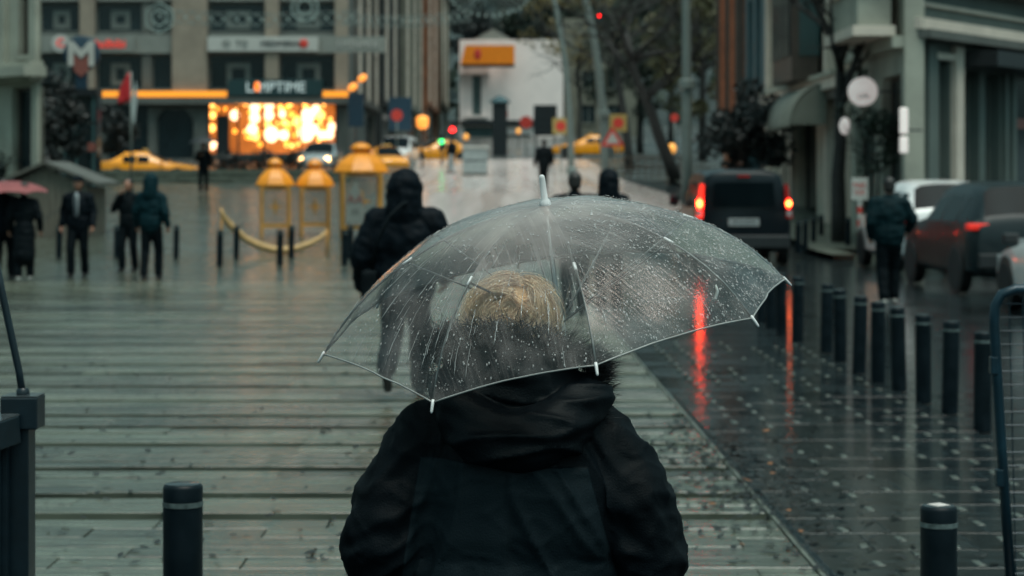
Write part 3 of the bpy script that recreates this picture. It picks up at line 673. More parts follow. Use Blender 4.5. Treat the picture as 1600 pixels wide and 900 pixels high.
for q in (1565, 1577): band(b5, P, U5(q), U5(q)+.25, .1, 4.2, .1, M['sagewall'], 'pilaster')
band(b5, P, U5(1586), U5(1600), 2.9, 3.15, .05, M['logobrown'], 'name_plate')
# raised pavement on the right, far buildings' base
tag(MB().bb((7.2, 43, -.1), (8.5, 46, .12)).build('kerb_corner', M['kerb']), kind='structure')
strip('right_pavement', CX(6.7), CX(8.6), drange(43, 90), .12, M['kerb'])
# ---- retaining wall with steps in front of the taxi
wallt = thing('planter_wall', 'low stepped stone wall in front of the yellow taxi and hedge', 'wall')
xl, xr2 = (150-800)*89/FP, (556-800)*89/FP
for i in range(4):
    MB().bb((xl, 86.2+i*.9, .8), (xr2, 87.1+i*.9-.01 if i < 3 else 90.4, 1.52+.16*i)).build('step', M['kerb'] if i % 2 else M['plaza'], wallt)
hedge = thing('hedge', 'dark clipped hedge along the street below the lamp shop', 'hedge', (0, 0, 0))
def leafcloud(mb, c, r, n, size, rr=rnd):
    for _ in range(n):
        while True:
            q = Vector((rr.uniform(-1, 1), rr.uniform(-1, 1), rr.uniform(-1, 1)))
            if .25 < q.length < 1: break
        p = Vector((c[0]+q.x*r[0], c[1]+q.y*r[1], c[2]+q.z*r[2])); s = size*rr.uniform(.6, 1.3)
        a = Vector((rr.gauss(0, 1), rr.gauss(0, 1), rr.gauss(0, 1))).normalized(); b = a.orthogonal().normalized()
        b = (Matrix.Rotation(rr.uniform(0, 6.3), 3, a) @ b); c2 = a.cross(b)
        mb.add([p-b*s, p-c2*s*.55, p+b*s, p+c2*s*.55], [(0, 1, 2, 3)])
mb = MB()
for i in range(9):
    xx = (342-800)*91/FP+i*.42; leafcloud(mb, (xx, 91.2, 2.3+.12*math.sin(i*1.7)), (.45, .5, .5), 240, .09)
mb.build('foliage', M['leafblack'], hedge, fix=False)
mb = MB()
for i in range(8): xx = (346-800)*91/FP+i*.42; mb.cyl((xx, 91.2, 1.4), (xx+.05, 91.2, 2.4), .03, .015, 5)
mb.build('stem', M['bark'], hedge)

# ================================================================== trees
def tree(name, label, base, h, limbs, clumps, nleaf, lsize, leafm, barkm, r0, group=None, lean=(0, 0), seed=1, twigs=0):
    rr = random.Random(seed); o = thing(name, label, 'tree', base, 0, group)
    mb = MB(); pts = []
    for i in range(7):
        f = i/6; pts.append((lean[0]*f+rr.uniform(-.04, .04)*h*f*.5, lean[1]*f, h*f))
    mb.tube(pts, [r0*(1-.6*i/6) for i in range(7)], 9)
    def limb(p, dirv, ln, r, lev):
        q = [p]; dv = dirv.copy()
        for i in range(4):
            dv = (dv+Vector((rr.gauss(0, .2), rr.gauss(0, .2), rr.gauss(.06, .14)))).normalized(); q.append(q[-1]+dv*ln/4)
        mb.tube(q, [r*(1-.17*i) for i in range(5)], 6)
        if lev > 0:
            for k in (2, 3, 4, 4):
                nd = (dv+Vector((rr.gauss(0, .7), rr.gauss(0, .7), rr.gauss(.1, .5)))).normalized(); limb(q[k], nd, ln*.62, r*.45, lev-1)
    for k in range(limbs):
        f = rr.uniform(.55, 1); i = f*6; p = Vector(pts[int(min(5, i))]).lerp(Vector(pts[int(min(5, i))+1]), i-int(min(5, i)))
        a = rr.uniform(0, 6.3) if k else 0; limb(p, Vector((math.cos(a)*.8, math.sin(a)*.8, rr.uniform(.4, 1.0))).normalized(), h*.42, r0*.42, twigs)
    mb.build('trunk', barkm, o, True)
    if clumps:
        mb = MB()
        for c, r in clumps: leafcloud(mb, c, r, nleaf, lsize, rr)
        mb.build('crown', leafm, o, fix=False)
    return o
def clumpset(seed, c, r, n, cr):
    rr = random.Random(seed); out = []
    for _ in range(n):
        while True:
            q = Vector((rr.uniform(-1, 1), rr.uniform(-1, 1), rr.uniform(-1, 1)))
            if q.length < 1: break
        s = cr*rr.uniform(.6, 1.3); out.append(((c[0]+q.x*r[0], c[1]+q.y*r[1], c[2]+q.z*r[2]), (s, s, s*.8)))
    return out
# round dark street tree behind the van
p = W(1165, 200, 60); g0 = gz(60)
tree('street_tree', 'round dense dark tree behind the black van', (p.x, 60, g0), 2.0, 5, clumpset(3, (0, 0, p.z-g0), (1.25, 1.2, 1.25), 26, .5), 170, .1, M['leafblack'], M['bark'], .13, seed=4, twigs=1)
# bare leaning tree
p = W(1058, 235, 85)
tree('bare_tree', 'bare dark tree leaning left beside the tall lamp post', (p.x, 85, gz(85)), 6.2, 7, clumpset(5, (-2.3, 0, 8.2), (2.4, 2, 1.6), 7, .5), 60, .09, M['leafolive'], M['bark'], .3, lean=(-2.3, 0), seed=9, twigs=2)
p = W(985, 200, 104)
tree('bare_tree', 'tall thin leafed dark tree left of the leaning one', (p.x, 104, gz(104)), 7.0, 6, clumpset(8, (0, 0, 8.2), (2.6, 2.2, 2.6), 14, .8), 90, .12, M['leafgreen'], M['bark'], .26, lean=(-.8, 0), seed=12, twigs=2)
# yellowish sparse tree in the middle
p = W(905, 150, 140)
tree('street_tree', 'thin yellowish autumn tree in front of the white building', (p.x, 140, gz(140)), 7.0, 7, clumpset(11, (0, 0, 8.4), (3.6, 2.6, 3.2), 24, .8), 60, .13, M['leafyellow'], M['barkgrey'], .2, seed=14, twigs=2)
p = W(1000, 150, 150)
tree('street_tree', 'full dark green tree behind the lamp posts', (p.x, 150, gz(150)), 7.0, 6, clumpset(17, (0, 0, 7.6), (4.4, 3, 4.6), 34, 1.2), 150, .2, M['leafgreen'], M['bark'], .3, seed=15, twigs=1)
p = W(1098, 120, 120)
tree('street_tree', 'olive green tree left of the orange brick facade', (p.x, 120, gz(120)), 7.0, 6, clumpset(19, (0, 0, 6.8), (3.2, 2.5, 4.6), 30, 1.0), 150, .17, M['leafolive'], M['bark'], .28, seed=16, twigs=1)
p = W(1050, 60, 180)
tree('street_tree', 'large dark tree at the far end of the road', (p.x, 180, gz(180)), 10, 6, clumpset(23, (0, 0, 12.5), (6, 4, 6), 34, 1.8), 160, .28, M['leafgreen'], M['bark'], .4, seed=18, twigs=1)
p = W(870, 60, 262)
tree('street_tree', 'broad dark tree rising behind the white building roof', (p.x, 262, gz(262)), 12, 6, clumpset(29, (0, 0, 16), (8, 4, 6), 34, 2.2), 160, .35, M['leafgreen'], M['bark'], .4, seed=19, twigs=1)
p = W(760, 10, 275)
tree('street_tree', 'dark tree above the orange billboard', (p.x, 275, gz(275)), 12, 6, clumpset(31, (0, 0, 15), (7, 4, 6.5), 30, 2.2), 160, .35, M['leafblack'], M['bark'], .4, seed=20, twigs=1)
# dark evergreens left of the metro totem
for i, (px, dd, hh, rw, lb) in enumerate(((48, 66, 3.6, 1.3, 'dark evergreen tree under the stone cornice at the left edge'), (88, 70, 3.7, 1.0, 'dark evergreen tree just left of the metro totem'), (20, 60, 2.2, .8, 'small dark shrub tree at the far left behind the hut'), (185, 96, 3.2, 1.0, 'dark leafy tree behind the flag pole'))):
    p = W(px, 200, dd); g0 = gz(dd)
    tree('evergreen_tree', lb, (p.x, dd, g0), hh*.6, 4, clumpset(41+i, (0, 0, hh*.62), (rw*.8, rw*.8, hh*.42), 18, .55), 150, .11, M['leafblack'], M['bark'], .12, seed=30+i, twigs=1, group='dark trees on the left')
# pollarded trunk on the right
p = W(1311, 55, 48)
o = tree('pollarded_tree', 'black pollarded tree trunk with stubby twigs on the right pavement', (p.x, 48, .12), p.z-.1, 11, clumpset(53, (.5, 0, 3.1), (.7, .5, .6), 5, .3), 70, .06, M['leafgreen'], M['bark'], .2, seed=41, twigs=1)
p = W(1372, 190, 46)
tree('street_tree', 'small leafy tree by the dark shop entrance under the round sign', (p.x, 46, .12), 2.2, 5, clumpset(57, (0, 0, 2.6), (.55, .5, .8), 9, .32), 120, .06, M['leafgreen'], M['bark'], .05, seed=43, twigs=1)
# far wooded hill
mb = MB(); nx, ny = 60, 14
for j in range(ny):
    for i in range(nx):
        x = -170+340*i/(nx-1); y = 330+260*j/(ny-1); f = j/(ny-1)
        z = 8+62*math.sin(min(1, f*1.1)*math.pi/2)+8*noise.noise(Vector((x*.015, y*.015, 3)))*f
        mb.v.append((x, y, z))
for j in range(ny-1):
    for i in range(nx-1): a = j*nx+i; mb.f.append((a, a+1, a+nx+1, a+nx))
hill = tag(mb.build('hill', M['hill'], smooth=True, fix=False), kind='structure')
mb = MB(); hr = random.Random(77)
for _ in range(420):
    x = hr.uniform(-90, 110); f = hr.uniform(.0, .75); y = 330+260*f; z = 8+62*math.sin(min(1, f*1.1)*math.pi/2)+2
    leafcloud(mb, (x, y, z), (5, 5, 5), 26, 1.5, hr)
tag(mb.build('far_wood', M['leafgreen'], fix=False), 'distant dark wood covering the hill behind the street', 'wood', kind='stuff')
hm = {}
for i, (px, py, lb) in enumerate(((850, 20, 'pale house on the far hill left of the lamp posts'), (905, 42, 'small white house on the far hill between the lamp posts'), (990, 38, 'pale house on the far hill above the bare tree'), (830, 40, 'grey flat house on the far hill above the white building'))):
    dd = 395; p = W(px, py, dd); o = thing('hill_house', lb, 'house', (p.x, dd, p.z-4), 0, 'houses on the far hill')
    P_ = facade(o, (-4, 0), (4, 0), -4, 5, [(-3+4+q*2.4, -3+5.2+q*2.4, zz, zz+1.6, 'win') for q in range(3) for zz in (-.5, 2.4)], M['spandrel'], thick=8)
    mb = MB(); mb.add([(-4.4, -.4, 5), (4.4, -.4, 5), (4.4, 8.4, 5), (-4.4, 8.4, 5), (-3, 4, 7), (3, 4, 7)], [(0, 1, 5, 4), (1, 2, 5), (2, 3, 4, 5), (3, 0, 4), (0, 3, 2, 1)]); mb.build('roof', M['brownwall'], o)

# ================================================================== umbrella
def frame_from(a):
    a = a.normalized(); e1 = (Vector((1, 0, 0))-a*a.x).normalized(); e2 = e1.cross(a)
    if e2.y > 0: e2 = -e2
    return a, e1, e2
def umbrella(name, label, top, axis, Rr, h, ph0, panel_mat, clear=False, n=8, shaft_len=.8, group=None, phim=64, bend=None):
    a, e1, e2 = frame_from(axis); o = thing(name, label, 'umbrella', top, 0, group)
    pm = R(phim)
    def rib_pt(k, f):
        th = R(ph0+k*360/n); ph = pm*f; r = Rr*math.sin(ph)/math.sin(pm); z = -h*(1-math.cos(ph))/(1-math.cos(pm))
        p = (e1*math.cos(th)+e2*math.sin(th))*r+a*z
        if bend: p = p+Vector((bend[k % n][0], 0, bend[k % n][1]))*f*f
        return p
    NU, NV = (14, 26) if clear else (4, 6)
    for k in range(n):
        mb = MB(); uv = []
        for j in range(NV+1):
            f = j/NV
            for i in range(NU+1):
                q = i/NU; p = rib_pt(k, f).lerp(rib_pt(k+1, f), q)
                s_ = 4*q*(1-q)
                if clear:
                    out = (p+a*h*1.1).normalized()
                    w_ = noise.noise(Vector((k*3.1+q*2.2, f*3.3, 1)))*.011+noise.noise(Vector((k*5.3+q*7+f*2, f*3, 4)))*.004
                    p = p+out*(w_*s_*f)-a*(-.012*s_*f*f)
                else: p = p+a*(.03*s_*f*f)
                mb.v.append(tuple(p)); uv.append((k+q*f*.9+.05*(1-f), f))
        for j in range(NV):
            for i in range(NU): b = j*(NU+1)+i; mb.f.append((b, b+1, b+NU+2, b+NU+1))
        pn = mb.build('panel', panel_mat, o, True, fix=False)
        ul = pn.data.uv_layers.new(name='UVMap')
        for lp in pn.data.loops: ul.data[lp.index].uv = uv[lp.vertex_index]
        if clear:                                   # welded hem along the rim
            pts = [Vector(mb.v[NV*(NU+1)+i]) for i in range(NU+1)]
            m2 = MB(); vs = []
            for p in pts: q = p+a*.012-(p+a*h).normalized()*.004; vs += [p+a*.0, q]
            m2.tube([p-a*.001 for p in pts], .0022, 5); m2.build('hem', M['hemfilm'], pn, True)
    ribm = M['plasticwhite'] if clear else M['steeldark']
    for k in range(n):
        off = -a*.004
        rb = MB().tube([rib_pt(k, f/10)+off for f in range(0, 11)], .0028 if clear else .004, 5).build('rib', M['ribsteel'] if clear else ribm, o, True)
        tip = rib_pt(k, 1); dr = (rib_pt(k, 1)-rib_pt(k, .9)).normalized()
        MB().tube([tip-dr*.006, tip+dr*.004, tip+dr*.022, tip+dr*.026], [.0036, .004, .0034, .0018], 7).build('tip', ribm, rb, True)
        mid = rib_pt(k, .52)+off*2
        MB().tube([mid, -a*(.30 if clear else h*1.0)+(mid-a*mid.dot(a)).normalized()*.012], .0028 if clear else .004, 5).build('stretcher', M['ribsteel'] if clear else ribm, rb, True)
        if clear: MB().tube([rib_pt(k, .50)+off, rib_pt(k, .54)+off], .0045, 6).build('joint', M['plasticwhite'], rb, True)
    MB().tube([a*-.01, a*-shaft_len], .0065 if clear else .008, 8).build('shaft', M['steel'], o, True)
    MB().tube([a*-.28, a*-.285, a*-.36, a*-.365], [.008, .012, .012, .008], 10).build('runner', M['plasticwhite'] if clear else M['steeldark'], o, True)
    MB().tube([a*-.012, a*.0, a*.004, a*.012, a*.016, a*.068, a*.074, a*.076], [.013, .015, .0145, .012, .0082, .0075, .006, .003], 12).build('ferrule', M['plasticwhite'] if clear else M['steeldark'], o, True)
    e = -a*shaft_len
    MB().tube([e+a*.12, e+a*.10, e+a*.02, e, e-a*.03+e2*-.012, e-a*.05+e2*-.04, e-a*.04+e2*-.07, e-a*.015+e2*-.08], [.009, .013, .013, .013, .012, .012, .012, .008], 10).build('handle', M['plasticwhite'] if clear else M['plastic'], o, True)
    return o, a, e1, e2, rib_pt
mat('ribsteel', (.13, .14, .145), .3, .15, 12, metal=.3)
mat('hemfilm', (.26, .27, .265), .35, .15, 12)
UT = W(852, 320, 5.05)
um, ua_, ue1, ue2, rib_pt = umbrella('clear_umbrella', 'clear plastic dome umbrella covered in raindrops held by the person in front', UT, Vector((-.122, -.195, .96)), .575, .278, 35, M['film'], True, shaft_len=.74, bend=[(-.024, .02), (-.029, .023), (.031, -.038), (-.017, -.006), (0, 0), (0, 0), (0, 0), (.013, -.008)])
# raindrops and runnels lying on the film
def film_pt(k, f, q): return rib_pt(k, f).lerp(rib_pt(k+1, f), q)
dr_ = random.Random(5)
unit = []
for zz, rr in ((1, 0), (.55, .8), (0, 1)):
    unit.append((zz, rr))
def dome(mb, p, nrm, tx, sx, sy, hh):
    ty = nrm.cross(tx); vs = [p+nrm*hh]; fs = []
    for lv, (zz, rr) in enumerate(((.62, .72), (0, 1))):
        for k in range(6):
            an = math.pi*k/3; vs.append(p+nrm*hh*zz+tx*sx*rr*math.cos(an)+ty*sy*rr*math.sin(an))
    for k in range(6): k2 = (k+1) % 6; fs += [(0, 1+k, 1+k2), (1+k, 7+k, 7+k2, 1+k2)]
    mb.add(vs, fs)
mbd, mbs = MB(), MB()
for k in range(8):
    nd = 1500 if k in (0, 7) else (520 if k in (1, 2) else 500)
    for _ in range(nd):
        f = math.sqrt(dr_.uniform(.01, .99)); q = dr_.uniform(.01, .99); p = film_pt(k, f, q)
        du = (film_pt(k, min(1, f+.01), q)-film_pt(k, f-.01, q)).normalized(); dv = (rib_pt(k+1, f)-rib_pt(k, f)).normalized(); nr = du.cross(dv).normalized()
        if nr.dot(p+ua_*.3) < 0: nr = -nr
        p = p+nr*.003+ua_*(.012*4*q*(1-q)*f*f); s = .0007+.0017*dr_.random()**3
        dome(mbd, p, nr, du, s*dr_.uniform(1, 2.0), s, s*.7)
    for _ in range(26 if k in (1, 2) else 3):
        f0 = dr_.uniform(.35, .9); ln = dr_.uniform(.04, .2); q = dr_.uniform(.02, .98); pts = []
        for i in range(7):
            f = min(.99, f0+ln*i/6); qq = min(.99, max(.01, q+dr_.uniform(-.004, .004))); p = film_pt(k, f, qq)
            pts.append(p+(p+ua_*.3).normalized()*.003+ua_*(.012*4*q*(1-q)*f*f))
        r0 = dr_.uniform(.0004, .0010); mbs.tube(pts, [r0*.3, r0*.6, r0*.7, r0*.8, r0, r0*1.2, r0*.5], 5)
tag(mbd.build('raindrops', M['water'], um, True, fix=False), kind='stuff')
tag(mbs.build('water_runnels', M['water'], um, True, fix=False), kind='stuff')
hk = W(1117, 458, 4.9)-UT
MB().tube([hk+Vector((.002, 0, .02)), hk+Vector((.006, 0, .005)), hk+Vector((.002, 0, -.012)), hk+Vector((-.008, 0, -.018))], [.002, .004, .004, .002], 6).build('strap_snap', M['plasticwhite'], um, True)

# ================================================================== people
def hand(mb, wrist, dirv, palm_n, k=1.0, curl=.5):
    """palm, four fingers and a thumb"""
    d = Vector(dirv).normalized(); nn = Vector(palm_n); nn = (nn-d*nn.dot(d)).normalized(); s = d.cross(nn); w0 = Vector(wrist)
    mb.cap(w0+d*.015*k, .026*k, w0+d*.075*k, .03*k)
    for i, (off, ln) in enumerate(((-.027, .062), (-.009, .072), (.009, .068), (.027, .052))):
        p0 = w0+d*.085*k+s*off*k; p1 = p0+(d*math.cos(curl)+nn*math.sin(curl))*ln*.5*k; p2 = p1+(d*math.cos(curl*2.2)+nn*math.sin(curl*2.2))*ln*.5*k
        mb.cap(p0, .0095*k, p1, .0085*k); mb.cap(p1, .0085*k, p2, .0075*k)
    t0 = w0+d*.03*k-s*.03*k; t1 = t0+(d*.6-s*.7+nn*.3).normalized()*.032*k; t2 = t1+(d*.9-s*.1+nn*.4).normalized()*.028*k
    mb.cap(t0, .012*k, t1, .0105*k); mb.cap(t1, .0105*k, t2, .009*k)
def person(label, pos, yaw, h=1.75, jacket='coatblack', trousers='trouser', shoes='shoe', hood=False, hair='hairdark', bulk=1.0, hem=.8, stride=.0, arms=None, face=False, shirt=False, hat=False, group=None, vox=.014, skirt=False, sway=0, lift=None):
    k = h/1.75
    o_body = MB()
    J = {}
    for s, nm in ((-1, 'l'), (1, 'r')):
        st = stride*s
        J['sh'+nm] = Vector((s*.175*(.5+.5*bulk), 0, 1.42)); 
        e, hnd = (arms or {}).get(nm, ((s*.255*(.6+.4*bulk), -.03-st*.3, 1.14), (s*.27*(.6+.4*bulk), .07-st*.5, .90)))
        J['el'+nm] = Vector(e); J['ha'+nm] = Vector(hnd)
        J['hip'+nm] = Vector((s*.085, 0, .92)); ft = Vector((s*.095, st, .09)); kn = Vector((s*.1, st*.5+.045+abs(st)*.12, .50-.01*abs(st)))
        if lift == nm: ft = Vector((s*.095, st-.1, .26)); kn = Vector((s*.1, st*.3+.1, .5))
        J['kn'+nm] = kn; J['an'+nm] = ft
    K_ = lambda v: Vector(v)*k
    # skin: one continuous body
    b = o_body
    b.ell(K_((0, .012, 1.635)), (.074*k, .092*k, .105*k)); b.ell(K_((0, .035, 1.575)), (.055*k, .062*k, .058*k)); b.cap(K_((0, .1, 1.62)), .011*k, K_((0, .115, 1.6)), .014*k, 8)
    for s in (-1, 1): b.ell(K_((s*.076, .0, 1.62)), (.012*k, .022*k, .03*k), n=8, m=6)
    b.cap(K_((0, -.01, 1.52)), .05*k, K_((0, -.01, 1.43)), .055*k); b.cap(K_((-.13, 0, 1.38)), .07*k, K_((.13, 0, 1.38)), .07*k); b.ell(K_((0, 0, 1.2)), (.15*k, .1*k, .25*k)); b.ell(K_((0, 0, .95)), (.15*k, .1*k, .13*k))
    for s, nm in ((-1, 'l'), (1, 'r')):
        b.cap(K_(J['sh'+nm]), .05*k, K_(J['el'+nm]), .042*k); b.cap(K_(J['el'+nm]), .04*k, K_(J['ha'+nm]), .027*k)
        dv = (J['ha'+nm]-J['el'+nm]); hand(b, K_(J['ha'+nm]), dv, (-s, .2, 0), k)
        b.cap(K_(J['hip'+nm]), .075*k, K_(J['kn'+nm]), .05*k); b.cap(K_(J['kn'+nm]), .05*k, K_(J['an'+nm]), .036*k)
    body = obj('person', remesh(b, .011*k, 3), M['skin'], None, True); tag(body, label, 'person', group)
    body.location = pos; body.rotation_euler = (0, 0, yaw)
    def part(name, mb, mt, v=vox, it=5, wr=0.0):
        m = remesh(mb, v*k, it)
        if wr:
            displace(m, lambda q, n_: wr*(noise.noise(Vector((q.x*7, q.y*7, q.z*14)))*.6+noise.noise(Vector((q.x*16+q.z*9, q.y*16, q.z*16)))*.4))
        return obj(name, m, M[mt], body, True)
    # trousers
    t = MB(); t.ell(K_((0, 0, .93)), (.165*k, .12*k, .13*k))
    for nm in 'lr':
        tb = .6+.4*bulk; t.cap(K_(J['hip'+nm]), .1*k*tb, K_(J['kn'+nm]), .078*k*tb); t.cap(K_(J['kn'+nm]), .078*k*tb, K_(J['an'+nm]+Vector((0, 0, .02))), .068*k*tb)
    part('trousers', t, trousers, wr=.012)
    for s, nm in ((-1, 'l'), (1, 'r')):
        f = MB(); an = J['an'+nm]; tip = Vector((0, .155, -.045)); 
        if lift == nm: tip = Vector((0, .06, -.15))
        f.cap(K_(an+Vector((0, -.03, -.045)) if lift != nm else an), .043*k, K_(an+tip), .036*k); f.cap(K_(an+Vector((0, 0, .02))), .05*k, K_(an+Vector((0, -.01, -.03))), .046*k)
        part('shoe', f, shoes, .012, 3)
    # jacket
    j = MB(); B_ = bulk
    j.cap(K_((-.145*(.5+.5*B_), -.01, 1.395)), .085*k*B_**.5, K_((.145*(.5+.5*B_), -.01, 1.395)), .085*k*B_**.5); j.ell(K_((0, 0, 1.22)), (.195*k*B_, .135*k*B_, .27*k)); j.ell(K_((0, 0, (1.15+hem)/2)), (.185*k*B_, .14*k*B_, (1.3-hem)/2*k))
    if skirt: j.cap(K_((0, 0, .95)), .17*k, K_((0, 0, hem)), .2*k)
    for nm in 'lr':
        j.cap(K_(J['sh'+nm]+Vector((0, 0, -.03))), .078*k*B_, K_(J['el'+nm]), .066*k*B_); j.cap(K_(J['el'+nm]), .066*k*B_, K_(J['ha'+nm].lerp(J['el'+nm], .08)), .05*k*B_)
    if hood:
        hb_ = .7+.3*B_; j.ell(K_((0, -.015, 1.64)), (.13*k*hb_, .14*k*hb_, .155*k)); j.cap(K_((0, -.035, 1.6)), .125*k*hb_, K_((0, -.03, 1.44)), .14*k*hb_)
    else: j.cap(K_((0, -.015, 1.47)), .075*k, K_((0, -.015, 1.44)), .085*k)
    part('jacket', j, jacket, wr=.02)
    if not hood:
        hh = MB(); hh.ell(K_((0, -.012, 1.66)), (.086*k, .098*k, .1*k)); hh.ell(K_((0, -.04, 1.60)), (.08*k, .068*k, .08*k)); part('hair', hh, hair, .012, 3)
    if hat:
        hh = MB(); hh.ell(K_((0, 0, 1.70)), (.098*k, .108*k, .075*k)); hh.ell(K_((0, .07, 1.685)), (.08*k, .08*k, .015*k)); part('cap', hh, jacket, .01, 2)
    if face:
        for s in (-1, 1): MB().ell(K_((s*.03, .094, 1.635)), (.011*k, .006*k, .007*k), n=8, m=5).build('eye', M['eye'], body, True)
        MB().ell(K_((0, .094, 1.563)), (.022*k, .008*k, .006*k), n=8, m=5).build('mouth', M['lip'], body, True)
    if shirt:
        sh = MB(); sh.ell(K_((0, .085*B_, 1.25)), (.06*k, .075*k, .24*k)); part('shirt', sh, 'shirt', .012, 3)
        MB().prism([(-.012, 1.42), (.012, 1.42), (.028, 1.1), (0, 1.05), (-.028, 1.1)], .155*B_, .175*B_, lambda a_, b_, c_: Vector((a_*k, c_*k, b_*k))).build('tie', M['tie'], body)
    return body
# hooded walker on the left of the umbrella
d0 = 16.4
hw = person('person in a bulky black hooded jacket walking away left of the clear umbrella', (-.86, d0, 0), R(-4), 1.80, 'coatblack', hood=True, bulk=1.42, hem=.72, stride=.24, lift='l', vox=.011,
       arms={'l': ((-.33, -.05, 1.12), (-.33, .04, .86)), 'r': ((.34, -.02, 1.13), (.30, .14, .92))})
# bag at his left hip
bag = thing('shoulder_bag', 'black shoulder bag hanging at the left hip of the hooded walker', 'bag', (-1.13, d0-.12, .75))
bm = MB(); bm.box((0, 0, .14), (.12, .3, .3)); o_ = obj('pouch', remesh(bm, .02, 6), M['coatdark'], bag, True)
MB().tube([(.02, -.06, .28), (.06, -.16, .5), (.17, -.2, .72), (.26, -.12, .81), (.32, .0, .84)], .014, 6).build('strap', M['coatdark'], bag, True)
# people on the left
def at(px, d): return ((px-800)*d/FP, d, gz(d))
person('man in a black suit jacket with pale shirt and tie walking towards the camera', at(122, 35.5), R(178), 1.76, 'coatblack', face=True, shirt=True, hat=True, stride=.12, bulk=1.12, hem=.76, group='people crossing the square on the left')
person('man in a dark jacket with a hand raised to his face facing the camera', at(201, 37.5), R(165), 1.72, 'coatdark', face=True, stride=.08, bulk=1.05, group='people crossing the square on the left', arms={'l': ((-.25, .02, 1.15), (-.26, .1, .92)), 'r': ((.27, .08, 1.18), (.08, .16, 1.46))})
person('person in a dark teal hooded jacket walking away beside the man raising his hand', at(236, 34.6), R(-8), 1.78, 'coatteal', hood=True, stride=.1, bulk=1.08, hem=.82, group='people crossing the square on the left')
person('person in a long dark coat under the pink umbrella at the left edge', at(38, 34.5), R(8), 1.66, 'coatdark', shoes='shoelight', stride=.05, bulk=1.05, hem=.45, skirt=True, group='people crossing the square on the left')
person('person in dark clothes cut by the left edge under the pink umbrella', at(6, 34.8), R(-5), 1.72, 'coatblack', stride=.1, bulk=1.05, group='people crossing the square on the left', arms={'l': ((-.25, -.03, 1.14), (-.26, .07, .9)), 'r': ((.24, .06, 1.15), (.1, .2, 1.2))})
p = W(20, 283, 34.7); umbrella('pink_umbrella', 'flat dusty pink umbrella over the two people at the left edge', p, Vector((.03, -.05, 1)), .62, .17, 10, M['pinkcloth'], shaft_len=.62, phim=50)
# man with black umbrella further up the slope
person('dark man standing on the wet slope under a black umbrella', at(318, 70), R(185), 1.72, 'coatdark', stride=.12, bulk=1.05, hem=.8, arms={'l': ((-.25, -.03, 1.14), (-.26, .07, .9)), 'r': ((.26, .06, 1.17), (.12, .2, 1.3))})
p = W(317, 214, 69.8); umbrella('black_umbrella', 'black umbrella held by the man on the wet slope', p, Vector((-.05, -.05, 1)), .5, .2, 10, M['blackcloth'], shaft_len=.75)
# people in the middle
person('person in black seen over the umbrella top, left of the pair', at(898, 26), R(3), 1.83, 'coatblack', bulk=1.25, stride=.1, hem=.8)
person('person with a pointed dark hood seen over the umbrella top, right of the pair', at(951, 26.6), R(-3), 1.83, 'coatblack', hood=True, bulk=1.1, stride=.1, hem=.8)
person('tall figure in black standing left of the lamp posts', at(850, 74), R(20), 1.84, 'coatdark', bulk=1.2, stride=.12, hem=.7)
person('person with pale sleeves crossing near the grey cabinet', at(705, 99), R(60), 1.72, 'coatdark', trousers='shirt', bulk=1.05, stride=.2, hem=.9)
# man on the right among the cars
person('man in a dark teal coat walking away beside the parked white car', at(1389, 28.3), R(4), 1.76, 'coatteal2', shoes='shoelight', bulk=1.25, stride=.1, hem=.8, arms={'l': ((-.27, -.06, 1.14), (-.24, .06, .93)), 'r': ((.33, .0, 1.17), (.31, .14, 1.02))})

